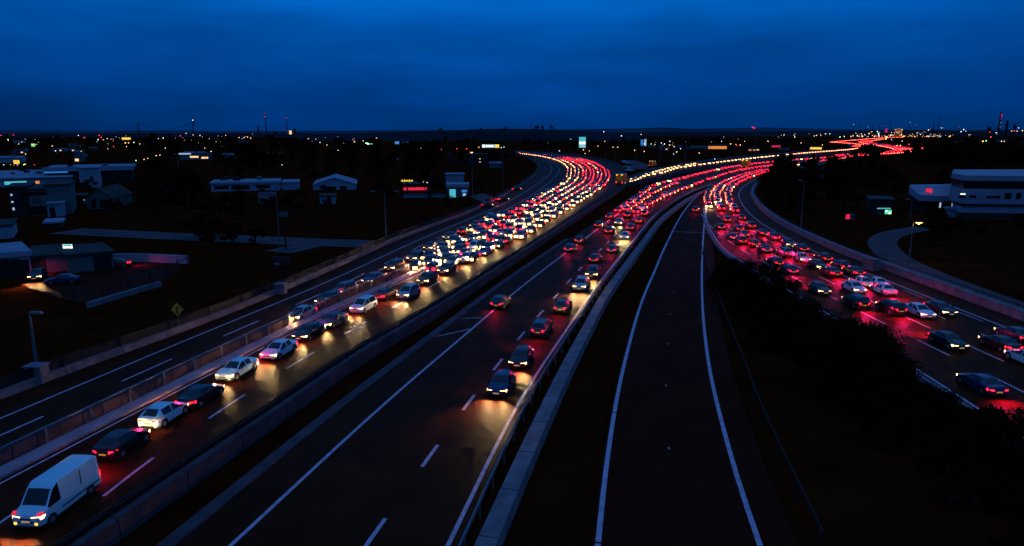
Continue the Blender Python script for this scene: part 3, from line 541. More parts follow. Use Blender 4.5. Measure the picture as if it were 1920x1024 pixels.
# explicit near vehicles: x px, y px (centre of footprint), reference line, kind, colour, facing, label
QG, BG, DG = 'cars queueing on the left motorway', 'cars on the centre carriageway', 'cars on the right motorway'
NEAR = [
 (112, 952, AD, 'van', 'white', 'h', 'white panel van with lit headlamps and yellow fog lamps, nearest vehicle in the left queue'),
 (232, 843, AD, 'hatchback', 'black', 't', 'black hatchback with red tail lamps and yellow plate just behind the white van'),
 (310, 788, AD, 'hatchback', 'white', 't', 'white hatchback with red tail lamps between two black cars near the white van'),
 (378, 752, AD, 'saloon', 'black', 't', 'black saloon with red tail lamps directly ahead of the white hatchback'),
 (446, 702, AD, 'saloon', 'white', 'h', 'white saloon with headlamps, the nearer of the two white saloons in the left queue'),
 (524, 665, AD, 'saloon', 'white', 'h', 'white saloon with headlamps, the farther of the two white saloons, behind it the dark coupe'),
 (580, 631, AD, 'saloon', 'black', 'h', 'black car with dim warm headlamps tucked behind the farther white saloon'),
 (624, 609, AD, 'saloon', 'dark blue', 'h', 'dark blue saloon with cool headlamps beside the pale median kerb'),
 (682, 582, AD, 'people carrier', 'white', 'h', 'white people carrier with bright round headlamps behind the dark blue saloon'),
 (722, 559, AD, 'saloon', 'dark red', 't', 'dark red saloon showing tail lamps left of a white car'),
 (766, 557, AD, 'people carrier', 'silver', 'h', 'pale silver tall car with headlamps right beside the dark red saloon'),
 (566, 596, AMED, 'saloon', 'silver', 'h', 'silver saloon with headlamps rising above the median fence'),
 (617, 567, AMED, 'saloon', 'black', 'h', 'black car left of the median fence, nearer of a close dark pair'),
 (645, 552, AMED, 'suv', 'dark grey', 'h', 'dark grey car left of the median fence, farther of a close dark pair'),
 (700, 529, AMED, 'saloon', 'dark blue', 'h', 'low dark blue car left of the median fence in front of a red one'),
 (740, 506, AMED, 'people carrier', 'dark red', 'h', 'dark red people carrier with headlamps at the far end of the median fence'),
 (802, 531, AD, 'suv', 'black', 'h', 'black car with three lit lamps alone in the middle of the left queue'),
 (838, 512, AD, 'suv', 'dark grey', 'h', 'dark grey car with headlamps in the lane next to the right parapet'),
 (815, 495, AMED, 'saloon', 'white', 'h', 'white saloon with glowing headlamps where the median fence ends'),
 (780, 489, AMED, 'suv', 'dark grey', 'h', 'dark grey car with headlamps at the left edge of the jam'),
 (852, 490, AD, 'saloon', 'black', 'h', 'low black saloon between a white saloon and a square silver car'),
 (876, 491, AD, 'people carrier', 'silver', 'h', 'square silver car with twin headlamps next to the right parapet'),
 (908, 478, AD, 'saloon', 'blue', 'h', 'bluish saloon with headlamps near the right parapet'),
 (890, 468, AD, 'people carrier', 'white', 'h', 'white people carrier with the brightest headlamps of the left jam'),
 (860, 458, AD, 'saloon', 'silver', 'h', 'silver saloon with wide headlamps left of the brightest car'),
 (808, 468, AMED, 'hatchback', 'dark red', 'h', 'dark red hatchback with a reddish lamp at the left edge of the jam'),
 (826, 476, AMED, 'saloon', 'black', 'h', 'black saloon right behind the reddish hatchback'),
 (843, 448, AMED, 'hatchback', 'black', 'h', 'small black car leading the left edge of the dense jam'),
 (933, 465, AD, 'hatchback', 'grey', 'h', 'grey hatchback with headlamps close to the right parapet'),
 (950, 456, AD, 'hatchback', 'black', 't', 'black hatchback hard against the right parapet'),
 (920, 446, AD, 'hatchback', 'red', 't', 'red lit hatchback in the middle of the dense jam'),
 (950, 443, AD, 'suv', 'silver', 'h', 'silver car with big lamps right of the red lit hatchback'),
 (893, 450, AD, 'saloon', 'silver', 'h', 'silver saloon left of the red lit hatchback'),
 (900, 437, AMED, 'hatchback', 'dark red', 't', 'dark red hatchback behind the silver saloon'),
 (870, 438, AMED, 'hatchback', 'black', 't', 'black hatchback with small red lamps at the left edge of the jam'),
 (891, 426, AMED, 'hatchback', 'dark grey', 'h', 'dark grey hatchback at the left edge, second of the dense part'),
 (918, 412, AMED, 'suv', 'silver', 'h', 'silver car heading the left edge of the dense jam'),
 (920, 423, AD, 'saloon', 'dark grey', 'h', 'dark grey saloon just below the silver car at the left edge'),
 (938, 407, AMED, 'hatchback', 'silver', 'h', 'small car with warm yellow lamps at the left edge of the jam'),
 (938, 574, BLN, 'hatchback', 'dark grey', 't', 'dark hatchback with red tail lamps on the solid line by the chevrons'),
 (1055, 582, BD, 'hatchback', 'dark grey', 't', 'dark hatchback with strong red tail lamps alone in the centre lane'),
 (1016, 625, BD, 'suv', 'dark grey', 't', 'dark car with pale red lamps following the black hatchback'),
 (978, 681, BD, 'hatchback', 'black', 'h', 'black hatchback with yellow lit front right behind the nearest centre car'),
 (941, 731, BD, 'hatchback', 'dark blue', 'h', 'dark hatchback with strong white headlamps, nearest car in the centre lane'),
 (1090, 542, BD, 'suv', 'silver', 'h', 'silver car with headlamps alone in the centre lane'),
 (1112, 519, BD, 'suv', 'black', 'h', 'black car with warm lamps under the red tail lamps'),
 (1116, 491, BD, 'hatchback', 'dark grey', 't', 'dark car with wide red tail lamps above the black one'),
 (1149, 473, BRE, 'hatchback', 'dark blue', 't', 'dark car with red tail lamps against the right edge line of the centre carriageway'),
 (1069, 471, BLN, 'hatchback', 'dark blue', 't', 'dark blue hatchback with tail lamps on the solid line, nearer of two'),
 (1088, 455, BLN, 'hatchback', 'black', 't', 'black hatchback with tail lamps on the solid line, farther of two'),
 (1123, 426, BLN, 'hatchback', 'black', 't', 'black hatchback with thin tail lamps left of the dashed line'),
 (1143, 437, BD, 'hatchback', 'dark red', 't', 'dark red hatchback with tail lamps in the centre of three'),
 (1161, 421, BD, 'hatchback', 'silver', 'h', 'silver hatchback with warm yellow headlamps among red lamps'),
 (1183, 431, BRE, 'hatchback', 'dark grey', 't', 'dark grey hatchback showing red tail lamps near the right edge line'),
 (1172, 448, BRE, 'hatchback', 'white', 'h', 'white hatchback with headlamps near the right edge line'),
 (1143, 410, BLN, 'hatchback', 'dark red', 't', 'dark red hatchback at the left edge of the centre carriageway'),
 (1178, 408, BD, 'suv', 'dark red', 't', 'dark red car with square tail lamps in the middle lane'),
 (1199, 418, BRE, 'hatchback', 'red', 't', 'bright red lit hatchback at the right edge line'),
 (1209, 405, BRE, 'people carrier', 'red', 't', 'bright pinkish red lit car at the right edge line'),
 (1304, 398, CM, 'suv', 'black', 't', 'lone black car with red tail lamps on the empty slip road'),
 (1536, 549, DRE, 'hatchback', 'dark grey', 'h', 'dark hatchback with two warm lamps beside the dark bushes'),
 (1600, 546, DRE, 'saloon', 'white', 'h', 'white saloon with warm lamps in front of a red lit white car'),
 (1613, 536, DRE, 'hatchback', 'white', 't', 'white hatchback with tail lamps partly behind the white saloon'),
 (1642, 537, DRE, 'saloon', 'white', 't', 'white saloon just left of the red fronted white car, farther of the pair'),
 (1655, 550, DRE, 'saloon', 'white', 't', 'white saloon with wide glowing red tail, nearer of the pair'),
 (1604, 575, DRE, 'suv', 'black', 't', 'black car with red tail lamps half behind the bushes'),
 (1670, 586, DRE, 'suv', 'black', 't', 'black square car with thin red lamps left of the white saloon'),
 (1722, 591, DRE, 'saloon', 'white', 'h', 'white coupe with dim lamps between two black cars'),
 (1762, 587, DRE, 'saloon', 'black', 'h', 'black saloon right of the white coupe'),
 (1776, 648, DRE, 'saloon', 'black', 'h', 'black saloon with warm lamps in the second lane from the bushes'),
 (1873, 653, DRE, 'saloon', 'black', 't', 'long black saloon with red tail lamps in the third lane from the bushes'),
 (1902, 636, DRE, 'saloon', 'dark grey', 't', 'dark saloon nearest the right barrier at the picture edge'),
 (1926, 682, DRE, 'saloon', 'white', 't', 'white saloon cut by the right edge of the picture'),
 (1838, 730, DRE, 'saloon', 'dark blue', 't', 'dark blue saloon with red tail lamps, nearest car on the right motorway'),
 (1557, 516, DRE, 'saloon', 'dark red', 't', 'dark red saloon with a full width red tail lamp'),
 (1599, 515, DRE, 'saloon', 'black', 't', 'black saloon with bright tail lamps close to the right edge line'),
 (1576, 504, DRE, 'hatchback', 'dark red', 't', 'dark red hatchback ahead of the black saloon by the right edge line'),
 (1532, 503, DRE, 'saloon', 'black', 'h', 'black saloon with warm lamps among the red tail lamps'),
 (1503, 490, DRE, 'hatchback', 'silver', 'h', 'silver hatchback with white lamps among the red tail lamps'),
 (1543, 489, DRE, 'hatchback', 'dark red', 't', 'dark hatchback with tail lamps nearest the pale right line'),
 (1471, 480, DRE, 'suv', 'grey', 't', 'grey car with a yellow lit tail near the bushes'),
 (1453, 497, DRE, 'hatchback', 'dark red', 't', 'dark red hatchback half behind the first bushes'),
 (1478, 512, DRE, 'hatchback', 'dark blue', 't', 'dark blue hatchback with one red lamp showing past the bushes'),
 (1478, 462, DRE, 'hatchback', 'dark grey', 'h', 'dark grey hatchback with small white lamps near the right line'),
 (1501, 471, DRE, 'hatchback', 'black', 't', 'black hatchback with a single red streak of lamps by the right line'),
 (1450, 450, DRE, 'suv', 'dark red', 't', 'dark red car nearest the right line at the curve'),
 (1388, 457, DRE, 'suv', 'red', 't', 'bright red lit car at the left edge of the right motorway'),
 (1407, 428, DRE, 'people carrier', 'red', 't', 'glowing red lit car in the lane next to the pale line'),
 (1350, 430, DRE, 'hatchback', 'black', 't', 'black hatchback at the pinched left edge of the right motorway'),
 (1362, 417, DRE, 'suv', 'dark red', 't', 'dark red car with lamps in the middle column of the right motorway'),
 (1385, 433, DRE, 'hatchback', 'dark red', 't', 'dark red hatchback in the middle of the red cars'),
 (1390, 412, DRE, 'hatchback', 'dark red', 't', 'dark red hatchback near the pale line at the bend'),
 (1393, 444, DRE, 'saloon', 'dark grey', 't', 'dark saloon with pink lamps just above the brightest red car'),
 (1430, 441, DRE, 'saloon', 'dark red', 't', 'dark red saloon next to the pale line above the bushes'),
 (1432, 472, DRE, 'saloon', 'dark blue', 't', 'dark blue saloon with tail lamps above the first bushes'),
 (1412, 462, DRE, 'hatchback', 'red', 't', 'red lit hatchback in the middle lane above the bushes'),
 (1372, 449, DRE, 'hatchback', 'dark grey', 't', 'dark grey hatchback with one red lamp at the left edge'),
]
for i, (px, py, ref, kind, colr, face, lab) in enumerate(NEAR):
    p = G(px, py).to_2d(); _, t = nearest(ref, p)
    if face == 'h': t = -t
    grp = DG if ref is DRE else (QG if ref in (AD, AMED) else BG)
    if ref is CM: grp = None
    v_ = place_vehicle(kind, colr, p, math.atan2(t.y, t.x), lab, grp, scale=2 if ref is DRE else 1, face=face)
    if kind == 'van': v_.scale = (.70, .72, .68); CARS.append(p)
# parked cars and others
for (px, py, a, kind, colr, lit, lab) in (
    (118, 528, 200, 'saloon', 'dark blue', False, 'dark blue saloon parked alone in the middle of the left car park'),
    (163, 503, 215, 'saloon', 'silver', False, 'silver saloon parked left of the white and red cars'),
    (190, 500, 215, 'suv', 'white', False, 'white car parked between the silver and the red lit cars'),
    (217, 498, 200, 'saloon', 'red', True, 'red lit saloon with glowing lamps at the right end of the parked row'),
    (72, 521, 290, 'suv', 'black', True, 'black car with yellow headlamps leaving the left car park'),
    (967, 357, 42, 'saloon', 'dark red', True, 'red lit car alone on the empty carriageway, far from the camera'),
    (942, 377, 42, 'saloon', 'dark red', True, 'red lit car alone on the empty carriageway beside the dirt track'),
    (912, 388, 38, 'hatchback', 'dark grey', True, 'small dark car alone at the edge of the empty carriageway, nearest of three')):
    p = G(px, py).to_2d(); place_vehicle(kind, colr, p, R(a), lab, None, lit=lit, z=.02 if lit and px > 500 else -.17)
# lanes of distant traffic
FAR = []; r2 = random.Random(21)
KW = ['hatchback'] * 5 + ['saloon'] * 4 + ['suv'] * 3 + ['people carrier'] * 2 + ['van']
CW = ['silver', 'white', 'black', 'black', 'dark red', 'dark grey', 'dark blue', 'grey', 'black', 'dark red', 'black', 'black', 'dark grey']
def lane(P, name, place, pw, gap=(4.7, 6.0), start=0, end=1e9, jit=.25):
    s = arcs(P); t = start + r2.uniform(0, 4); k = 0
    while t < min(s[-1], end):
        j = min(len(s) - 2, next((i for i in range(len(s)) if s[i] > t), len(s) - 1) - 1); j = max(0, j)
        f = (t - s[j]) / max(1e-6, s[j + 1] - s[j]); p = P[j].lerp(P[j + 1], f); tv = (P[j + 1] - P[j]).normalized()
        p = p + Vector((tv.y, -tv.x)) * r2.uniform(-jit, jit); w = pw(p) if callable(pw) else pw
        if all((p - c).length > 3.9 for c in CARS) and r2.random() < .97:
            FAR.append((p, tv, 'h' if r2.random() < w else 't', name, place)); k += 1
        t += r2.uniform(*gap) * (1.3 if p.y < 165 else 1)
ai = resample(AINF, n=240); ao = resample(AOUT, n=240)
for q in range(6):
    f = (q + .4) / 6.0; P = resample([a.lerp(b, f) for a, b in zip(ai, ao)], 2.0)
    near_w = [.6, .55, .65, .65, .88, .96][q]; far_w = [1, .95, .35, .02, .25, .02][q]
    def pw(p, a=near_w, b=far_w): k = min(1, max(0, (p.y - 190) / 70)); return a * (1 - k) + b * k
    lane(P, ['leftmost', 'second', 'third', 'fourth', 'fifth', 'rightmost'][q], 'the packed left bend', pw, start=[0, 4, 0, 6, 12, 34][q])
la = smooth_line([(1160, 399), (1195, 372), (1228, 350), (1280, 336.5), (1332, 323), (1380, 313.5), (1425, 307.5), (1500, 300.5), (1560, 296), (1605, 291.5)])
lb = smooth_line([(1175, 398), (1210, 373), (1245, 353), (1275, 344)])
lc = smooth_line([(1195, 400), (1230, 378), (1262, 363), (1295, 351), (1322, 341), (1352, 330.5), (1382, 322), (1425, 315), (1490, 306), (1605, 293)])
lane(la, 'left', 'the centre carriageway', .05, (4.8, 9)); lane(lb, 'middle', 'the centre carriageway', .06); lane(lc, 'right', 'the centre carriageway', .08, (4.8, 7.5))
e1 = smooth_line([(1176, 347), (1210, 332), (1240, 326), (1270, 317), (1335, 307.5), (1385, 301), (1440, 295), (1515, 287.5), (1590, 281.5), (1612, 278)])
e2 = smooth_line([(1184, 339), (1225, 325), (1255, 317), (1310, 307.5)])
lane(e1, 'near', 'the headlight line branching right', 1, (6.5, 9.5), jit=.2); lane(e2, 'far', 'the headlight line branching right', 1, (6, 9))
dcut = cut(DRE, 118, 900)
for q, (d_, nm) in enumerate(((2.9, 'right'), (5.6, 'middle'), (8.0, 'left'))):
    P = offset(dcut, -d_); st_ = 0
    lane(P, nm, 'the right motorway bend', .12 if q else .08, (4.8, 6.6), start=[0, 3, 10][q])
lane(S1, 'only', 'the far branch', .0, (5, 7), jit=.5); lane(offset(S1, 4), 'second', 'the far branch', 0, (5, 7), jit=.5)
for d_ in (-8, -5.4, -2.7, 0, 2.7, 5.4, 8): lane(offset(S2, d_), 'far', 'the far double bend', .0, (5, 7.5), start=0, jit=.4)
FAR.sort(key=lambda c: c[0].length)
n_ind = 300 - len(NEAR) - 8; cnt = {}; stuff = MB(); ORD = lambda n: '%d%s' % (n, 'th' if 10 < n % 100 < 14 else {1: 'st', 2: 'nd', 3: 'rd'}.get(n % 10, 'th'))
PL = [PAINT[c] for c in ('silver', 'black', 'white')]
for i, (p, tv, face, ln, place) in enumerate(FAR):
    if face == 'h': tv = -tv
    kind = r2.choice(KW if 'jam' in place or i < 400 else KW); colr = r2.choice(CW); an = math.atan2(tv.y, tv.x)
    if kind == 'van': kind = 'people carrier'
    if i < n_ind:
        k = (ln, place); cnt[k] = cnt.get(k, 0) + 1
        cn = colr + (' car' if kind in ('suv', 'saloon') else ' ' + kind)
        lab = '%s with %s, %s from near end, %s lane, %s' % (cn, 'headlamps' if face == 'h' else 'tail lamps', ORD(cnt[k]), ln, place.replace('the ', '').replace('headlight line branching right', 'branching headlight line'))
        place_far(kind, colr, p, an, lab, 'cars packed in ' + place, face)
    else:
        M4 = Matrix.Translation((p.x, p.y, .03)) @ Matrix.Rotation(an, 4, 'Z'); ci = r2.randrange(3)
        d = p.length; e_ = 1.25 + max(0, d - 260) / 600
        def bb(c, s, mi, tp=1.0):
            q = MB(); q.box(c, s, mi, 0, tp); o_ = len(stuff.v); stuff.v += [tuple(M4 @ Vector(v)) for v in q.v]; stuff.f += [tuple(o_ + a for a in f) for f in q.f]; stuff.m += q.m
        bb((0, 0, .50), (3.5, 1.5, .52), ci); bb((-.25, 0, .98), (2.1, 1.25, .46), 5, .72)
        for sg in (-1, 1):
            bb((1.77, sg * .42, .52), (.05 if d < 600 else .5, min(.85, .44 * e_), .36), 3); bb((-1.77, sg * .42, .62), (.05 if d < 560 else 1.3, min(.85, .46 * e_), .38 if d < 560 else .55), 4)
o = stuff.build('distant_cars', PL + [M['head_far'], M['tail_far'], M['glass_car']]); o['kind'] = 'stuff'; tag(o, 'mass of distant cars running together into streams of white and red light', 'distant traffic')
# yellow lorry and crash truck
def lorry(px, py, ref, label, sc=1.0):
    p = G(px, py).to_2d(); _, t = nearest(ref, p); root = empty('lorry', (p.x, p.y, .03), math.atan2(t.y, t.x), label, 'lorry')
    b = MB(); b.box((-.9, 0, 2.25), (5.6, 2.3, 2.5), 0); b.box((-.9, 0, .85), (5.8, 2.1, .25), 1); b.build('cargo_box', [PAINT['yellow'], M['trim']], root)
    b = MB(); b.box((2.9, 0, 1.0), (1.9, 2.2, .9)); b.box((2.75, 0, 1.95), (1.6, 2.1, 1.1), 0, 0, .86); b.build('cab', PAINT['yellow'], root)
    b = MB(); b.box((3.52, 0, 1.95), (.1, 1.7, .7)); b.build('windscreen', M['glass_car'], root)
    for x in (2.7, -2.4):
        for s in (-1, 1): b = MB(); b.tube((x, s * .8, .5), (x, s * 1.12, .5), .5, n=14); b.build('wheel', M['tyre'], root)
    for s in (-1, 1):
        b = MB(); b.box((3.87, s * .8, .9), (.06, .4, .25)); b.build('headlight', M['head_far'], root)
        b = MB(); b.box((-3.83, s * .9, .85), (.06, .3, .25)); b.build('taillight', M['tail_far'], root)
        b = MB(); b.box((-3.73, s * .8, 3.3), (.06, .5, .2)); b.build('amber_lamp', M['amber_lamp'], root)
    root.scale = (sc,) * 3
lorry(1399, 316, la, 'yellow box lorry towering over the red lamps of the centre carriageway', 1.15)
lorry(1166, 346, BLN, 'yellow lorry stopped at the point where the headlight line branches off')
# ---------------------------------------------------------------- trees
rt = random.Random(5)
def crown_mesh(h, r, n, leaf, seed, low=.12):
    q = random.Random(seed); b = MB(); cl = []
    for _ in range(max(8, n // 60)):
        a = q.uniform(0, 6.283); u = q.uniform(low, 1); rr = r * math.sqrt(max(.05, 1 - ((u - .5) / .56) ** 2)) * q.uniform(.25, 1.0)
        cl.append((Vector((math.cos(a) * rr, math.sin(a) * rr, h * (.10 + .86 * u))), r * q.uniform(.22, .42)))
    for k in range(n):
        c, cr_ = cl[k % len(cl)]; d = Vector((q.gauss(0, 1), q.gauss(0, 1), q.gauss(0, .8))).normalized() * cr_ * q.random() ** .4
        p = c + d; u = Vector((q.gauss(0, 1), q.gauss(0, 1), q.gauss(0, 1))).normalized(); v = u.orthogonal().normalized(); s = leaf * q.uniform(.6, 1.3)
        u *= s; v *= s * .6; b.face([p - u, p - v * .9 + u * .1, p + u, p + v], k % 2)
    return b.mesh('crown', [M['leaf'], M['leaf2']])
def trunk_mesh(h, r, seed):
    q = random.Random(seed); b = MB(); b.tube((0, 0, -.4), (0, 0, h * .55), r * .055 + .05, r * .03 + .02, n=7)
    for k in range(6):
        a = k * 1.05 + q.random(); z = h * q.uniform(.18, .5); b.tube((0, 0, z), (math.cos(a) * r * .6, math.sin(a) * r * .6, z + h * q.uniform(.15, .35)), .05 * r * .4 + .02, .015, n=5)
    return b.mesh('trunk', [M['bark']])
CR = {'near': [(crown_mesh(1, .58, 2600, .034, 30 + i), trunk_mesh(1, .5, i)) for i in range(4)],
      'far': [(crown_mesh(1, .55, 520, .075, 60 + i), trunk_mesh(1, .5, i)) for i in range(4)],
      'tiny': [(crown_mesh(1, .6, 170, .13, 80 + i), trunk_mesh(1, .5, i)) for i in range(3)]}
def tree(x, y, h, kind='far', wide=1.0, label='', group=None, name='tree', z=-.28):
    c, t = rt.choice(CR[kind]); root = empty(name, (x, y, z), rt.uniform(0, 6.28), label, 'bush' if name == 'bush' else 'tree', group); root.scale = (h * wide, h * wide, h)
    for n_, m_ in (('trunk', t), ('crown', c)):
        o = bpy.data.objects.new(n_, m_); S.collection.objects.link(o); o.parent = root
    return root
# thicket between slip road and right motorway: outline points (px, py) of the crown tops
OUT = [(1378, 482, 24.5), (1405, 484, 26), (1432, 486, 26.5), (1456, 492, 26), (1478, 515, 26), (1496, 548, 26.5), (1520, 556, 26), (1545, 578, 26), (1572, 594, 26), (1600, 592, 25.5), (1628, 594, 25.5), (1652, 606, 25.5), (1674, 632, 25.5), (1680, 662, 25.8), (1700, 700, 26), (1735, 716, 26.4), (1772, 728, 26.2), (1792, 752, 26.2), (1822, 764, 26), (1856, 764, 25.5), (1890, 762, 25), (1925, 764, 24.5)]
TG = 'dark bushes between the slip road and the right motorway'
for i, (px, py, X) in enumerate(OUT):
    p = at_X(px, py, X); h = max(1.1, (p.z + .28) * .88)
    tree(p.x, p.y, h, 'near', min(1.15, 2.7 / h) * (.75 if px < 1470 else 1), 'dark leafy bush on the verge below the red traffic', TG, 'bush')
for i in range(46):
    Y = rt.uniform(24, 78); X = rt.uniform(20.5 + max(0, Y - 55) * .10, 25); 
    q = [p for p in OUT]; 
    # crown height limited by the sight line to the outline
    px = 960 + FPX * X / (Y * cp + (CAM_H - 3) * sp)
    lim = min(q, key=lambda a: abs(a[0] - px)); zt = at_X(lim[0], lim[1], lim[2]).z; hmax = CAM_H - (CAM_H - zt) * (X / lim[2]) if px < 1935 else 3.5
    h = min(max(1.0, hmax * .85 - .5), rt.uniform(1.4, 3.6)); tree(X, Y, h, 'near', min(1.1, 2.3 / h), 'dark leafy bush on the verge below the red traffic', TG, 'bush')
for i in range(70):
    Y = rt.uniform(23, 76); X = rt.uniform(20.2 + max(0, Y - 55) * .12, 26.5); h = rt.uniform(.9, 1.7)
    tree(X, Y, h, 'far', rt.uniform(1.3, 1.9), 'low dark scrub on the verge beside the empty slip road', 'low scrub on the right verge', 'bush')
# woodland beside the roads; keep clear of buildings and roads by picture area
BAN = [(0, 340, 250, 410), (-40, 400, 360, 600), (85, 296, 265, 350), (395, 330, 680, 385), (475, 350, 530, 390), (830, 318, 960, 378), (735, 330, 830, 372), (0, 292, 140, 352), (1690, 318, 1925, 425), (1640, 420, 1925, 590), (120, 425, 720, 470), (130, 280, 160, 306), (335, 300, 400, 312)]
NP = 0
def wood(n, x0, x1, y0, y1, h0, h1, label, group, kind='far'):
    k = 0; tries = 0
    while k < n and tries < n * 30:
        tries += 1; px = rt.uniform(x0, x1); py = y0 + (y1 - y0) * rt.random() ** 1.3; h = rt.uniform(h0, h1); p = G(px, py, -.28)
        top = py - h * FPX / p.y; hw = h * .55 * FPX / p.y
        if any(px + hw > a and px - hw < c and py > b_ and top < d and not (d < py - 60) for a, b_, c, d in BAN): continue
        tree(p.x, p.y, h, kind, rt.uniform(.8, 1.2), label, group); k += 1
wood(60, -20, 900, 385, 300, 5, 9, 'dark unlit tree in the fields left of the motorway', 'trees in the fields on the left')
wood(70, -20, 940, 300, 268, 7, 12, 'small black tree far off on the left below the skyline', 'distant trees on the left', 'tiny')
wood(34, 1450, 1900, 395, 318, 5, 8, 'dark unlit tree on the right side of the red traffic', 'trees right of the motorway')
wood(40, 1700, 1930, 316, 272, 7, 12, 'small black tree far off on the right below the skyline', 'distant trees on the right', 'tiny')
wood(50, 960, 1560, 283, 266, 6, 9, 'small black tree far off behind the two motorways', 'distant trees in the middle', 'tiny')
for i in range(150):
    px = rt.uniform(-20, 900) if i % 4 else rt.uniform(1500, 1925); py = rt.uniform(318, 470) if px < 900 else rt.uniform(330, 470); h = rt.uniform(1.6, 3.8); p = G(px, py, -.28)
    if px < 380 and py > 412: continue
    if 480 < px < 900 and py > 415 - (px - 480) * .06: continue
    if px > 1500 and (py > 300 + (px - 1440) * .38 + 60 or 1640 < px < 1740 and py > 410): continue
    tree(p.x, p.y, h, 'far', rt.uniform(1.1, 1.7), 'dark rounded shrub among the unlit buildings and fields', 'shrubs among the fields', 'bush')
for (px, py, h) in ((1612, 300, 8), (1624, 302, 9.5), (1636, 301, 9), (1600, 303, 5), (1646, 300, 7), (1590, 306, 4), (1480, 322, 4.5), (1470, 326, 6), (1462, 332, 7), (1452, 340, 7), (1446, 350, 6.5), (1444, 362, 6), (1490, 316, 3.5), (1450, 375, 5), (1520, 312, 3.5), (1560, 308, 3.5)):
    p = G(px, py, -.28); tree(p.x, p.y, h, 'far', 1.1, 'round dark tree close against the far end of the red traffic', 'trees hiding the far end of the right motorway')
for (px, py, h) in ((285, 292, 16), (330, 292, 12), (940, 300, 9), (905, 304, 8), (870, 306, 8), (960, 296, 5), (925, 312, 6)):
    p = G(px, py, -.28); tree(p.x, p.y, h, 'far', 1.0, 'broad dark tree standing above the distant lights on the left', 'large trees on the left')
for (px, py, h) in ((806, 374, 10), (780, 330, 8), (765, 324, 8)):
    p = G(px, py, -.28); tree(p.x, p.y, h, 'far', 1.0, 'dark tree beside the neon lit shops on the left', 'trees beside the shops')
# ---------------------------------------------------------------- hills on the horizon
def ridge(name, pts, D, depth, m, seed=1, rough=.6):
    b = MB(); q = random.Random(seed); xs = []
    n = 160; x0, x1 = pts[0][0], pts[-1][0]
    for k in range(n + 1):
        x = x0 + (x1 - x0) * k / n; j = max(i for i in range(len(pts)) if pts[i][0] <= x + 1e-6); j = min(j, len(pts) - 2)
        y = pts[j][1] + (pts[j + 1][1] - pts[j][1]) * (x - pts[j][0]) / (pts[j + 1][0] - pts[j][0]) + q.uniform(-rough, rough)
        p = at_Y(x, y, D); xs.append((p.x, max(1, p.z)))
    rows = ((-depth, -.4), (-depth * .5, .45), (0, 1.0), (depth * .7, .5), (depth * 1.4, -.3))
    for (dy, f) in rows:
        for X, z in xs: b.v.append((X * (1 + dy / D), D + dy, z * f if f > 0 else -1))
    for r_ in range(len(rows) - 1):
        for k in range(n): i = r_ * (n + 1) + k; b.f.append((i, i + 1, i + n + 2, i + n + 1)); b.m.append(0)
    return struct(b.build(name, m, smooth=60))
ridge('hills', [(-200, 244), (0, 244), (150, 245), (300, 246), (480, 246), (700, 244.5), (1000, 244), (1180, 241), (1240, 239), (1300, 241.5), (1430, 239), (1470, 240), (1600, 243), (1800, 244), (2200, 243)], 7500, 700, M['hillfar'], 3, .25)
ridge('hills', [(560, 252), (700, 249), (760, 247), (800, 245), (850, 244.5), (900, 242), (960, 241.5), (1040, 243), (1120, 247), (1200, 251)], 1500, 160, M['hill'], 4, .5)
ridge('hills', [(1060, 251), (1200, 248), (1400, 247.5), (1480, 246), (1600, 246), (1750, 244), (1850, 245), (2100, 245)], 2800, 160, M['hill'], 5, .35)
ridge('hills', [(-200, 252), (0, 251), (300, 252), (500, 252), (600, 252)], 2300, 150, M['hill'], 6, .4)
for (px, py, h) in ((826, 246, 9), (948, 243, 8), (901, 244, 7), (1008, 243, 10), (1018, 243, 9), (1034, 243, 10), (1005, 243, 8)):
    p = at_Y(px, py, 1480); tree(p.x, p.y, h, 'tiny', .7, 'tiny tree silhouette standing up from the wooded ridge', 'trees on the wooded ridge', z=p.z - 1)
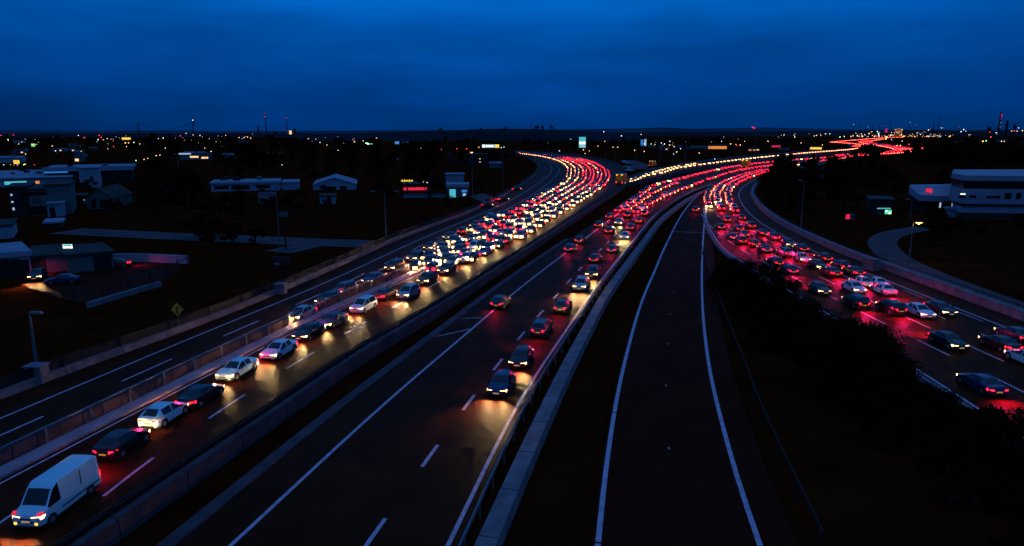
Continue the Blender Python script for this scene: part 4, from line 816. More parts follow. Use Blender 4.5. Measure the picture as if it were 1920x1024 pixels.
# ---------------------------------------------------------------- buildings
def bld(name, px0, px1, pyb, pyt, depth, wmat, rmat, label, cat='building', ang=0.0, wins=(), gable=0, over=.25, doors=(), band=None, wlit=None, base=-.28, fascia=None):
    """front wall spans px0..px1 at the ground line pyb; top of wall at pyt; ang turns it about its centre"""
    A = G(px0, pyb, base); B = G(px1, pyb, base); c = (A + B) / 2; w = (B - A).length; h = at_Y((px0 + px1) / 2, pyt, c.y).z - base
    w *= math.cos(math.atan2(c.x, c.y) * .85); root = empty(name, (c.x, c.y + 0, base), ang - math.atan2(c.x, c.y) * .85, label, cat)
    b = MB(); b.box((0, depth / 2, h / 2), (w, depth, h))
    if gable:
        for y in (0.0, depth): b.face([(-w / 2, y, h), (w / 2, y, h), (0, y, h + gable)])
    b.build('wall', M[wmat], root)
    b = MB()
    if gable:
        for s in (-1, 1):
            b.face([(s * (w / 2 + over), -over, h - .1), (0, -over, h + gable + .12), (0, depth + over, h + gable + .12), (s * (w / 2 + over), depth + over, h - .1)])
            b.face([(s * (w / 2 + over), -over, h - .3), (0, -over, h + gable - .08), (0, -over, h + gable + .12), (s * (w / 2 + over), -over, h - .1)])
    else:
        b.box((0, depth / 2, h + .16), (w + 2 * over, depth + 2 * over, .32))
    b.build('roof', M[rmat], root)
    if not gable and w > 7 and depth > 2:
        for q in range(rt.randint(1, 4)):
            b = MB(); u = rt.uniform(-.42, .42) * w; v = rt.uniform(.2, .8) * depth; hh = rt.uniform(.5, 1.2); b.box((u, v, h + .32 + hh / 2), (rt.uniform(.8, 2.6), rt.uniform(.8, 2), hh)); b.box((u, v, h + .36 + hh), (.9, .7, .08)); b.build('roof_vent', M[rt.choice(['grey_wall', 'dark_wall', 'steel'])], root)
    if fascia:
        b = MB(); b.box((0, -over - .05, h - .05), (w + 2 * over, .08, fascia)); b.build('fascia', M['white_wall'], root)
    for i, (u, v, ww, hh, *e) in enumerate(wins):       # u,v = centre as fractions of the wall, ww hh in metres
        b = MB(); b.box(((u - .5) * w, -.035, v * h), (ww, .07, hh)); f = b.build('window', M['trim' if not e else 'steel'], root)
        b = MB(); b.box(((u - .5) * w, -.08, v * h), (ww - .14, .03, hh - .14)); b.build('pane', M[e[0]] if e else M['window'], f)
    for (u, ww, hh) in doors:
        b = MB(); b.box(((u - .5) * w, -.04, hh / 2), (ww, .08, hh)); b.build('door', M['trim'], root)
    if band:
        for (v, hh, mm) in band: b = MB(); b.box((0, -.06, v * h), (w + .1, .12, hh)); b.build('window_band', M[mm], root)
    return root, w, h, c
# left side
bld('warehouse', -30, 132, 350, 335, 30, 'white_wall', 'roof_white', 'long white warehouse at the left edge with a cyan lit strip', wins=[(.38, .5, 6, 1.2, 'lit_cyan'), (.62, .5, 1.2, 1, 'lit_orange')], over=.6)
bld('warehouse', -20, 130, 336, 328, 34, 'grey_wall', 'roof_white', 'low pale roofed shed just behind the cyan lit warehouse')
bld('warehouse', 96, 246, 343, 316, 26, 'dark_wall', 'roof_white', 'dark warehouse with long pale flat roof and white end block', wins=[(.1, .85, 7, 1.2, 'lit_blue'), (.86, .35, 1.2, .8), (.95, .3, 1, .8)], over=1.2, fascia=1.4)
bld('storage_block', 152, 187, 352, 316, 10, 'white_wall', 'roof_white', 'tall white block in front of the dark warehouse', wins=[(.62, .45, .9, 1.6)])
bld('factory', -60, 40, 306, 297, 30, 'white_wall', 'roof_white', 'pale flat building with an orange lit sign at the far left edge')
bld('tower_block', 141, 156, 304, 284, 12, 'grey_wall', 'roof_white', 'small pale tower with a lit window above the dark warehouse', wins=[(.25, .2, 2.0, 1.6, 'lit_warm')])
bld('office_building', 22, 60, 404, 352, 12, 'dark_wall', 'roof_dark', 'dark office with a stair column of small lit windows', wins=[(.15, .75, .5, .5, 'lit_pale'), (.15, .5, .5, .5, 'lit_pale'), (.16, .25, .5, .7, 'lit_pale'), (.75, .35, .5, .6), (.6, .75, .9, .8), (.85, .75, .9, .8)])
bld('office_building', 60, 91, 404, 356, 14, 'teal_wall', 'roof_dark', 'pale rendered end of the office with a green light beside it', wins=[(.5, .86, 3.0, .7), (.5, .2, 3.2, 1.8), (.4, .62, 1.4, .2), (.4, .52, 1.4, .2)])
bld('shed', 92, 136, 402, 348, 14, 'grey_wall', 'roof_dark', 'large dark windowless hall behind the white box building')
bld('shed', 91, 121, 406, 383, 5, 'white_wall', 'roof_white', 'small white box building in front of the dark hall', doors=[(.3, 1, 2)])
bld('house', 163, 212, 392, 372, 14, 'teal_wall', 'roof_dark', 'gabled pale house with arched openings left of the black woods', gable=2.2, ang=-.25, wins=[(.3, .55, .9, 1.8), (.72, .5, 2.2, 1.8)], doors=[(.9, 1.2, 2)])
bld('annexe', 138, 162, 382, 368, 6, 'grey_wall', 'roof_dark', 'low annexe with a bright window strip beside the gabled house', wins=[(.5, .5, 2.4, .35, 'lit_pale')])
bld('warehouse', 398, 526, 358, 343, 14, 'white_wall', 'roof_white', 'long low white building with pinkish eaves in the left woods', wins=[(.15, .5, 4, 1), (.42, .45, 5, 1.2), (.75, .5, 4, 1)], fascia=.35)
bld('warehouse', 530, 560, 356, 343, 12, 'white_wall', 'roof_white', 'short pale building right of the warm lit lamp')
bld('warehouse', 588, 668, 356, 345, 20, 'white_wall', 'roof_white', 'white shed with shallow gable in the left woods', gable=1.8, wins=[(.4, .3, 3, 1), (.7, .35, 2, 1)])
bld('house', 600, 629, 382, 369, 6, 'white_wall', 'roof_dark', 'tiny white house under the shallow gabled shed', doors=[(.6, .9, 1.8)])
bld('shop', 838, 878, 371, 348, 8, 'grey_wall', 'roof_white', 'blue white shop with a cyan lit entrance by the motorway', wins=[(.27, .32, 1.8, 2.6, 'lit_cyan'), (.82, .55, 1.6, .8, 'lit_blue'), (.82, .25, 1.0, .8, 'lit_pale')], fascia=.8)
bld('shop_upper_block', 836, 870, 352, 328, 6, 'white_wall', 'roof_white', 'pale upper block rising behind the cyan lit shop')
bld('shop', 757, 800, 360, 347, 9, 'dark_wall', 'roof_dark', 'reddish shop front under the yellow neon sign', band=[(.45, .8, 'lit_red')])
bld('garden_wall', 757, 835, 371, 366, .4, 'white_wall', 'concrete', 'long low white wall below the neon lit shops', 'wall', over=.05)
bld('office_building', 840, 915, 310, 290, 14, 'dark_wall', 'roof_dark', 'dark pinkish office block below the bright roadside sign', wins=[(.3, .7, 1, .6), (.6, .7, 1, .6), (.8, .3, 1, .5, 'lit_warm'), (.2, .3, 1, .6)])
bld('shed', 918, 940, 315, 306, 8, 'grey_wall', 'roof_white', 'small pale roofed shed right of the dark pinkish office', fascia=.5)
bld('house', 727, 747, 300, 289, 10, 'white_wall', 'roof_dark', 'pale house front left of the big tree mass')
bld('house', 775, 790, 300, 285, 10, 'white_wall', 'roof_dark', 'pale gabled house catching light behind the trees', gable=2)
bld('factory', 340, 395, 300, 287, 20, 'grey_wall', 'roof_white', 'warm lit depot on the left below the bridge', wins=[(.45, .45, 5, 1.2, 'lit_warm'), (.8, .3, 4, 1.2, 'lit_warm'), (.15, .9, 7, 1.0, 'lit_pale')])
bld('factory', 398, 475, 297, 290, 20, 'grey_wall', 'roof_white', 'long dim depot right of the warm lit one')
for _ in range(30):
    px = rt.choice([rt.uniform(250, 480), rt.uniform(480, 800), rt.uniform(0, 200), rt.uniform(1190, 1540), rt.uniform(1740, 1900)]); py = rt.uniform(268, 296) if px < 900 else rt.uniform(266, 284); wd = rt.uniform(8, 26)
    bld('low_building', px, px + wd, py, py - rt.uniform(2.5, 5), 8, rt.choice(['grey_wall', 'white_wall', 'teal_wall', 'dark_wall']), rt.choice(['roof_white', 'roof_dark', 'roof_white']), 'small dim building among the distant fields and lamps', wins=[(.3, .5, 1.6, 1.0), (.7, .5, 1.6, 1.0, 'lit_warm')] if rt.random() < .4 else [(.5, .5, 2, 1)])[0]['group'] = 'small distant buildings'
# car park sheds
bld('shed', -12, 60, 520, 478, 9, 'white_wall', 'roof_white', 'blue white shed with dark doorways left of the car park', doors=[(.22, 1.6, 2.4), (.55, 1.2, 2.2), (.82, 1.0, 2.0)], ang=.18, fascia=.5)
bld('garage', 62, 132, 512, 482, 9, 'dark_wall', 'roof_dark', 'dark garage with pale shutters behind the parked cars', wins=[(.7, .45, 2.4, 2.3, 'grey_wall')], ang=.05)
bld('garage', 132, 215, 509, 478, 8, 'grey_wall', 'roof_dark', 'long grey hall with glowing white sign on its roof edge', ang=.22, doors=[(.75, 2, 2.3)])
bld('shed', -20, 24, 448, 425, 9, 'white_wall', 'roof_dark', 'pale building end at the left edge above the car park')
bld('shed', 85, 116, 428, 419, 6, 'dark_wall', 'roof_white', 'small dark kiosk with pale roof edge by the local road')
# right side white office: storeys with dark window bands and curved corner
def office():
    A = G(1800, 412, -.28); root = empty('office_building', (A.x, A.y, -.28), 0, 'large white office with two dark window bands and sloping white forecourt wall', 'building')
    def lvl(y0, y1, top, bot, setb, m, nm):
        b = MB(); fx = lambda px, dy: at_Y(px, 400, A.y + dy).x - A.x
        P = [(0, 0), (fx(1775, 8), 8), (fx(1778, 22), 22), (70, 22), (70, -6), (8, -1.2)]; P = [(x + (setb if 0 < i < 3 else 0), y + setb * .3) for i, (x, y) in enumerate(P)]
        b.face([(x, y, bot) for x, y in reversed(P)]); b.face([(x, y, top) for x, y in P])
        for i in range(len(P)): a, c = P[i], P[(i + 1) % len(P)]; b.face([(a[0], a[1], bot), (c[0], c[1], bot), (c[0], c[1], top), (a[0], a[1], top)][::-1])
        return b.build(nm, M[m], root)
    H_ = lambda y: at_Y(1800, y, A.y).z + .28
    lvl(0, 0, H_(329), H_(339), 0, 'white_wall', 'parapet'); lvl(0, 0, H_(339) , H_(354), .35, 'window', 'window_band'); lvl(0, 0, H_(354), H_(382), 0, 'white_wall', 'wall')
    lvl(0, 0, H_(382), H_(386.5), .3, 'window', 'window_band'); lvl(0, 0, H_(386.5), H_(399), 1.2, 'white_wall', 'wall'); lvl(0, 0, H_(399), 0, 1.8, 'dark_wall', 'wall')
    fq = lambda px: at_Y(px, 400, A.y - 1.3).x - A.x
    for (x0, x1, y0, y1, mm) in ((fq(1820), fq(1832), 366, 371, 'window'), (fq(1849), fq(1873), 366.5, 371.5, 'window'), (fq(1880), fq(1892), 361, 372.5, 'window'), (fq(1900), fq(1911), 361, 372.5, 'window'), (fq(1918), fq(1926), 366, 372, 'window'), (fq(1804), fq(1813), 363, 365, 'lit_white'), (fq(1802), fq(1814), 366.2, 371.5, 'window')):
        z1, z0 = H_(y0), H_(y1); b = MB(); yy = lambda x: (-1.2 * x / 8 if x < 8 else -1.2 - 2.8 * (x - 8) / 52)
        b.face([(x0, yy(x0) - .06, z0), (x1, yy(x1) - .06, z0), (x1, yy(x1) - .06, z1), (x0, yy(x0) - .06, z1)]); b.face([(x0, yy(x0) - .06, z1), (x1, yy(x1) - .06, z1), (x1, yy(x1) + .05, z1), (x0, yy(x0) + .05, z1)])
        b.build('window' if mm == 'window' else 'lit_strip', M[mm], root)
    b = MB(); b.tube((-4, 5, H_(329)), (-4, 5, H_(310)), .12, n=6); b.build('roof_mast', M['steel_dark'], root)
    # low wing
    B = G(1700, 395, -.28); w = empty('office_wing', (B.x, B.y, -.28), 0, 'white low wing with a small red emblem left of the large white office', 'building')
    Hw = lambda y: at_Y(1700, y, B.y).z + .28; cx = at_Y(1776, 390, B.y).x - B.x
    b = MB(); fx = lambda px, dy: at_Y(px, 390, B.y + dy).x - B.x; P = [(0, 0), (fx(1722, -6), -6), (fx(1778, -7), -7), (fx(1780, 8), 8), (fx(1702, 6), 6)]
    z0, z1 = Hw(371), Hw(350)
    zz = [(z0 + .9, z1), (z0 - .1, z1 - 1.3), (z0 - .2, z1 - 1.5), (z0, z1), (z0, z1)]
    for i in range(5): a, c = P[i], P[(i + 1) % 5]; ja = zz[i]; jc = zz[(i + 1) % 5]; b.face([(a[0], a[1], ja[0]), (c[0], c[1], jc[0]), (c[0], c[1], jc[1]), (a[0], a[1], ja[1])])
    b.face([(*p, z[1]) for p, z in zip(P, zz)]); b.face([(*p, z[0]) for p, z in reversed(list(zip(P, zz)))]); b.build('wall', M['white_wall'], w)
    b = MB(); b.box((cx / 2 - 1, -1, z0 / 2), (cx - 6, 5, z0)); b.build('ground_floor', M['dark_wall'], w)
    b = MB(); b.box((2.6, -3.1, (z0 + z1) / 2 + .3), (1.2, .1, 1.5), 0, -.83); b.box((2.9, -3.5, (z0 + z1) / 2), (.3, .1, 1.9), 0, -.83); b.build('emblem', M['lit_red'], w)
    for x0, x1 in ((cx * .52, cx * .72), (cx * .8, cx * .98)): b = MB(); b.box(((x0 + x1) / 2, -6.4 - .05, (z0 + z1) / 2 - .8), (x1 - x0, .5, 1.0), 0, -.05); b.build('window', M['window'], w)
    for x in (cx * .58, cx * .9): b = MB(); b.box((x, -3.3, z0 * .55), (.5, .1, 1.1)); b.build('lit_strip', M['lit_pale'], w)
office()
bld('wall_block', 1775, 1838, 408, 394, 3, 'white_wall', 'white_wall', 'sloping white forecourt wall below the large white office', 'wall', ang=.1)
bld('kiosk', 1628, 1672, 402, 376, 8, 'dark_wall', 'roof_dark', 'dark building behind the green and teal lit sign')
bld('office_building', 1490, 1545, 336, 318, 14, 'dark_wall', 'roof_dark', 'dark glazed building close behind the bushes at the red traffic', wins=[(.3, .6, 3, 1.4), (.8, .5, 4, 2, 'grey_wall')])
bld('factory', 1328, 1362, 281, 272.5, 14, 'grey_wall', 'roof_dark', 'orange lit hall beyond the line of headlights', band=[(.5, 2.6, 'lit_orange')])
bld('factory', 1402, 1424, 284, 279, 10, 'grey_wall', 'roof_dark', 'small hall with a broken row of orange lamps', wins=[(.2, .5, 2.4, 1.2, 'lit_orange'), (.55, .5, 2.4, 1.2, 'lit_orange'), (.85, .6, 2, 1.0, 'lit_warm')])
bld('factory', 1372, 1388, 275, 271, 14, 'grey_wall', 'roof_dark', 'low red lit hall far behind the line of headlights', wins=[(.5, .5, 8, 1.0, 'lit_red')])
bld('factory', 1447, 1463, 277, 272, 10, 'grey_wall', 'roof_dark', 'dim reddish hall right of the orange lamps', band=[(.5, 1.5, 'lit_red')])
bld('factory', 1519, 1540, 281, 275.5, 10, 'grey_wall', 'roof_dark', 'yellow lit hall above the thinning headlight line', band=[(.5, 2.0, 'lit_yellow')])
bld('factory', 1270, 1330, 279, 275, 12, 'grey_wall', 'roof_white', 'long pale roofed depot left of the orange lit hall')
bld('factory', 1200, 1212, 275, 262, 10, 'grey_wall', 'roof_dark', 'cool blue lit tall plant beyond the junction', wins=[(.3, .6, 3.0, 7, 'lit_blue'), (.8, .6, 2.5, 8, 'lit_pale')])
bld('factory', 1830, 1915, 268, 263, 20, 'grey_wall', 'roof_white', 'long pale roof far off under the right skyline')
# ---------------------------------------------------------------- signs
def sign(name, px0, px1, pyt, pyb, pyg, face, label, marks=(), frame='steel_dark', double=False, wall_mounted=False, cat='sign'):
    A = G((px0 + px1) / 2, pyg, -.28); c0 = at_Y(px0, pyb, A.y); c1 = at_Y(px1, pyt, A.y); w = c1.x - c0.x; h = c1.z - c0.z; root = empty(name, (A.x, A.y, -.28), 0, label, cat)
    zc = (c0.z + c1.z) / 2 + .28
    b = MB(); b.box((0, 0, zc), (w + .2, .25, h + .2)); b.build('frame', M[frame], root)
    b = MB(); b.box((0, -.15, zc), (w, .05, h)); b.build('face_panel', M[face], root)
    if not wall_mounted:
        for x in ((-w * .3, w * .3) if double else (0,)): b = MB(); b.tube((x, .02, 0), (x, .02, zc - h / 2), .1 + w * .02, n=8); b.build('post', M[frame], root)
    for (u, v, ww, hh, mm) in marks: b = MB(); b.box(((u - .5) * w, -.19, zc + (.5 - v) * h), (ww * w, .03, hh * h)); b.build('marking', M[mm], root)
    return root
sign('billboard', 1085, 1098, 257, 277, 287, 'lit_cyan', 'tall cyan and white lit billboard above the packed bend', [(.5, .55, .9, .25, 'lit_white'), (.4, .42, .6, .06, 'lit_pale'), (.55, .85, .8, .22, 'lit_pale'), (.45, .5, .5, .05, 'lit_blue')], cat='billboard')
sign('roadside_sign', 904, 936, 271, 277, 300, 'lit_pale', 'wide white and yellow lit sign on the wooded ridge', [(.1, .5, .14, .8, 'lit_white'), (.45, .5, .45, .5, 'lit_white'), (.88, .5, .22, 1.0, 'lit_yellow'), (.30, .5, .02, .8, 'lit_blue'), (.5, .5, .02, .8, 'lit_blue'), (.66, .5, .02, .8, 'lit_blue')], double=True)
sign('billboard', 487, 520, 360, 380, 392, 'concrete_pale', 'unlit white billboard with dark blue blocks in the left woods', [(.5, .12, .9, .06, 'window'), (.5, .32, .9, .06, 'window'), (.2, .75, .3, .4, 'window'), (.66, .9, .5, .06, 'window')], double=True, cat='billboard')
sign('neon_sign', 752, 776, 337, 341, 362, 'trim', 'yellow neon sign over the reddish shop', [(.12 + .19 * i, .5, .13, .9 if i % 2 else .7, 'lit_yellow') for i in range(5)])
sign('neon_sign', 791, 803, 340.5, 343.5, 362, 'trim', 'small greenish white neon sign right of the yellow one', [(.1 + .27 * i, .5, .19, .9, 'lit_white') for i in range(4)])
sign('neon_sign', 685, 699, 267, 273, 285, 'trim', 'green neon sign far off left of the ridge', [(.3, .35, .5, .5, 'lamp_green'), (.7, .65, .5, .4, 'lamp_green')])
sign('roadside_sign', 741, 749, 265, 270.5, 285, 'lit_blue', 'small blue lit sign below the ridge', [(.5, .5, .8, .15, 'lit_pale')])
sign('roadside_sign', 231, 247, 258, 262, 280, 'lit_yellow', 'bright yellow lit panel under the left bridge')
sign('roadside_sign', 61, 71, 269.5, 275, 285, 'lit_green', 'small greenish lit sign at the far left', [(.3, .3, .4, .4, 'lit_yellow')])
sign('roadside_sign', 28, 38, 300.5, 307, 316, 'lit_yellow', 'orange lit sign on the pale flat building at the left edge', [(.5, .35, .7, .2, 'lit_orange')])
sign('shop_sign', 125, 141, 458, 470.5, 500, 'lit_white', 'glowing white sign on the roof of the long grey hall', [(.35, .65, .08, .4, 'lit_pale'), (.55, .65, .08, .4, 'lit_pale'), (.72, .65, .08, .4, 'lit_pale'), (.5, .15, .9, .25, 'lit_cyan')])
sign('road_sign', 528, 545, 398, 406, 470, 'teal_wall', 'pale blank road sign on a thin pole above the local road')
sign('road_sign', 516, 543, 483, 498, 525, 'dark_wall', 'dark gantry style road sign seen from behind on the left verge', [(.25, .75, .4, .3, 'concrete'), (.6, .2, .7, .1, 'concrete_dark')], double=True)
sign('billboard', 1640, 1671, 389, 403, 412, 'window', 'teal and green lit sign in the dark on the right', [(.45, .12, .85, .14, 'lit_cyan'), (.75, .6, .42, .55, 'lit_green'), (.62, .45, .12, .2, 'lamp_green'), (.85, .75, .15, .2, 'lamp_green'), (.2, .75, .3, .3, 'grey_wall')], cat='billboard')
sign('road_sign', 1581, 1598, 401.5, 411, 440, 'concrete', 'red and white road sign on a post behind the right barrier', [(.25, .5, .45, .9, 'lit_red'), (.72, .3, .4, .12, 'window'), (.72, .6, .4, .12, 'window')])
# diamond yellow warning sign beside the left parapet
p = G(345, 622).to_2d(); root = empty('warning_sign', (p.x - .4, p.y, 0), 0, 'yellow diamond warning sign with black arrow on the left parapet', 'sign')
b = MB(); i0 = [(0, -.06, 1.55), (.62, -.06, 2.2), (0, -.06, 2.85), (-.62, -.06, 2.2)]; b.face(i0); b.face([(x, y + .05, z) for x, y, z in reversed(i0)])
for k in range(4): a, c = i0[k], i0[(k + 1) % 4]; b.face([c, a, (a[0], a[1] + .05, a[2]), (c[0], c[1] + .05, c[2])])
mY = mat('sign_yellow', (.80, .30, .02), .6, emit=(.8, .3, .02), es=.012); root.scale = (.85, .85, .9); b.build('sign_plate', mY, root)  # faint glow put into the plate, which holds no lamp
b = MB(); b.box((0, -.08, 2.1), (.12, .02, .6)); b.box((.12, -.08, 2.42), (.36, .02, .11), 0); b.build('arrow', M['trim'], root)
b = MB(); b.tube((0, 0, 0), (0, 0, 1.9), .04, n=8); b.build('post', M['steel'], root)
# ---------------------------------------------------------------- lamp posts
def lamp_post(px, pyb, pyt, label, arms=2, lit=None, thick=.09, group=None, base_box=False, arm=1.6, power=0):
    p = G(px, pyb, -.28); h = at_Y(px, pyt, p.y).z + .28; root = empty('street_lamp', (p.x, p.y, -.28), 0, label, 'street lamp', group)
    b = MB(); b.tube((0, 0, 0), (0, 0, h), thick, thick * .55, n=8); b.build('pole', M['steel'], root)
    for s in ((-1, 1) if arms == 2 else (1,)):
        b = MB(); b.tube((0, 0, h - .1), (s * arm, 0, h + .15), .05, .04, n=6); b.build('arm', M['steel_dark'], root)
        b = MB(); b.box((s * (arm + .3), 0, h + .15), (.9, .32, .16), 0, 0, .8); hd = b.build('lamp_head', M['concrete'], root)
        if lit: b = MB(); b.box((s * (arm + .3), 0, h + .03), (.75, .3, .10)); b.tube((s * (arm + .3), 0, h + .0), (s * (arm + .3), 0, h - .18), .22, .1, n=8); b.build('bulb', M[lit], root)
        if power:
            o = beam('lamp_glow', 'POINT', power, (1, .5, .12), (s * (arm + .3), -.1, h - .3), (0, 0, 0), rad=.1); o.parent = root
    return root
lamp_post(71, 700, 590, 'tall unlit lamp post on the left parapet base nearest the camera', 1, None, .14, arm=.2)
lamp_post(724, 452, 360, 'unlit twin arm lamp post beside the local road and left parapet')
lamp_post(525, 470, 352, 'thin unlit lamp post by the blank road sign', 1, arm=.3)
lamp_post(1500, 440, 340, 'unlit lamp post behind the right barrier near the dark building', 1, arm=-1)
lamp_post(1703, 500, 418, 'lit amber lamp post beside the curved service road', 1, 'lamp_amber', power=60, arm=.4)
lamp_post(1706, 415, 375, 'unlit lamp post in front of the white office wing', 1, arm=-1.2)
lamp_post(886, 372, 286, 'lamp post with lit head behind the blue white shop', 1, 'lamp_warm', arm=-.4)
lamp_post(943, 358, 290, 'unlit lamp post left of the empty carriageway bend', 1, arm=-.5)
lamp_post(338, 352, 290, 'tall lamp post in the left woods below the warm lit depot', 1, arm=-.5)
lamp_post(1153, 306, 276, 'twin arm lamp post with pale lit heads outside the bend', 2, 'lamp_warm', .12, arm=1.0)
lamp_post(1068, 285, 261, 'tall lamp post with white lit head left of the cyan billboard', 1, 'lamp_white', .16, arm=.5)
lamp_post(1028, 284, 268, 'dim lamp post at the left end of the packed bend', 1, 'lit_pale', .12, arm=-.5)
for px, b_, t_ in ((1236, 312, 276), (1284, 304, 268), (1323, 300, 276), (1192, 306, 272), (1135, 300, 277), (1415, 292, 262)): lamp_post(px, b_, t_, 'thin unlit lamp post on the far side of the headlight line', 1, None, .1, 'lamp posts along the far side of the headlight line')
# distant lamps: pole and lit head each
LM = {'w': ('lamp_warm', 'warm'), 'c': ('lamp_white', 'white'), 'a': ('lamp_amber', 'amber'), 'r': ('lamp_red', 'red'), 'g': ('lamp_green', 'green')}
def far_lamp(px, py, c, size=1.0, k=[0]):
    D = min(3600, max(330, (CAM_H - 9) * FPX / max(1.5, (py - HORIZ)))) if py > 249 else 2200 + (hash((px, 3)) % 7) * 60
    p = at_Y(px, py, D); r = D * .00050 * size * rt.uniform(.75, 1.15) * (1 if c != 'r' else 1.1); g0 = -.28
    me, nm = LM[c]; root = empty('distant_lamp', (p.x, p.y, g0), 0, {'w': 'pinpoint warm lamp on a mast in the dark distance', 'c': 'pinpoint white lamp on a mast in the dark distance', 'a': 'pinpoint amber lamp on a mast in the dark distance', 'r': 'pinpoint red warning lamp on a mast in the dark distance', 'g': 'pinpoint green lamp on a mast in the dark distance'}[c], 'distant lamp', nm + ' lamps in the dark distance')
    hh = max(2, p.z - g0)
    key = (c, round(r, 1), round(hh)); 
    b = MB(); b.tube((0, 0, 0), (0, 0, hh - r), .06 + D * .00006, n=4); b.build('mast', M['steel_dark'], root)
    b = MB()
    b.tube((0, 0, hh - r), (0, 0, hh), r * .6, r, n=6); b.tube((0, 0, hh), (0, 0, hh + r), r, r * .5, n=6); b.build('bulb', M[me], root)
LPX = [(2, 254, 'r'), (25, 253, 'r'), (8, 266, 'w'), (15, 262, 'c'), (22, 266, 'c'), (35, 270, 'w'), (100, 256, 'r'), (98, 274, 'w'), (104, 283, 'c'), (48, 289, 'w'), (47, 308, 'a'), (147, 254, 'c'), (158, 258, 'r'), (186, 254, 'r'), (190, 258, 'r'), (152, 284, 'w'), (201, 260, 'c'), (194, 262, 'w'), (184, 262, 'c'), (235, 268, 'a'), (241, 268, 'w'), (251, 267, 'c'), (262, 270, 'a'), (202, 279, 'w'), (213, 275, 'r'), (237, 275, 'w'), (297, 260, 'c'), (306, 259, 'w'), (338, 255, 'r'), (255, 301, 'g'), (270, 299, 'a'), (277, 297, 'a'), (293, 292, 'w'), (300, 291, 'w'), (310, 278, 'c'), (349, 250, 'c'), (362, 253, 'w'), (375, 254, 'w'), (384, 259, 'c'), (392, 260, 'c'), (405, 265, 'w'), (414, 266, 'a'), (384, 278, 'w'), (396, 284, 'w'), (423, 254, 'w'), (418, 258, 'w'), (448, 258, 'w'), (458, 258, 'w'), (464, 257, 'w'), (470, 259, 'w'), (600, 267, 'c'), (578, 260, 'w'), (592, 261, 'w'), (613, 272, 'w'), (634, 282, 'w'), (665, 266, 'w'), (702, 262, 'w'), (706, 259, 'w'), (681, 264, 'w'), (700, 254, 'w'), (637, 264, 'c'), (789, 278, 'w'), (828, 280, 'r'), (857, 279, 'r'), (875, 279, 'r'), (898, 276, 'w'), (900, 298, 'w'), (940, 277, 'g'), (945, 276, 'g'), (531, 342, 'w'), (786, 297, 'w'),
 (1100, 252, 'c'), (1105, 252, 'c'), (1115, 252, 'w'), (1132, 247, 'c'), (1148, 251, 'c'), (1165, 255, 'c'), (1191, 254, 'c'), (1202, 252, 'w'), (1134, 265, 'w'), (1121, 274, 'a'), (1094, 281, 'a'), (1049, 283, 'c'), (1097, 288, 'w'), (1105, 283, 'w'), (1208, 270, 'c'), (1221, 270, 'g'), (1228, 271, 'w'), (1240, 268, 'c'), (1246, 270, 'c'), (1255, 272, 'w'), (1264, 275, 'c'), (1276, 279, 'c'), (1263, 289, 'c'), (1269, 285, 'w'), (1256, 265, 'c'), (1190, 282, 'w'), (1311, 287, 'w'), (1340, 298, 'c'), (1353, 265, 'c'), (1380, 271, 'w'), (1388, 272, 'a'), (1370, 270, 'a'), (1396, 265, 'w'), (1411, 239, 'r'), (1440, 265, 'w'), (1470, 253, 'w'), (1490, 257, 'c'), (1527, 255, 'w'), (1531, 254, 'w'), (1539, 254, 'w'), (1556, 251, 'c'), (1548, 251, 'w'), (1575, 257, 'g'), (1583, 256, 'w'), (1502, 268, 'w'), (1542, 272, 'a'), (1661, 260, 'a', 1.7), (1663, 257, 'a', 1.2), (1682, 273, 'w'), (1688, 273, 'w'), (1672, 262, 'c'), (1704, 271, 'r'), (1729, 278, 'r', 1.4), (1692, 265, 'w'), (1780, 256, 'w', 1.2), (1782, 255, 'w'), (1807, 243, 'c', 1.4), (1802, 247, 'c'), (1811, 246, 'c'), (1817, 253, 'w'), (1816, 257, 'w'), (1843, 265, 'a', 1.3), (1849, 264, 'g', 1.3), (1878, 265, 'w'), (1883, 265, 'w'), (1868, 249, 'c', 1.3), (1856, 248, 'r'), (1858, 257, 'r'), (1897, 246, 'w'), (1902, 245, 'r'), (1907, 246, 'c'), (1910, 240, 'c'), (1917, 245, 'w', 1.3), (1765, 240, 'c'), (1208, 284, 'w'), (55, 385, 'g', 1.1), (20, 400, 'c', 1.0), (33, 401, 'a', .5), (39, 400, 'a', .5), (44, 401, 'r', .5), (68, 336, 'r', .8), (37, 336, 'c', .9)]
for t in LPX: far_lamp(*t)
for _ in range(90):
    cxy = rt.choice([(30, 262), (200, 263), (380, 258), (440, 256), (400, 262), (650, 262), (1250, 271), (1370, 268), (1480, 256), (1760, 254), (1720, 252), (1850, 250)]); px = rt.gauss(cxy[0], 26); far_lamp(px, min(275, max(249.6, rt.gauss(cxy[1], 3.5))), rt.choice('wwwcca'), .45)
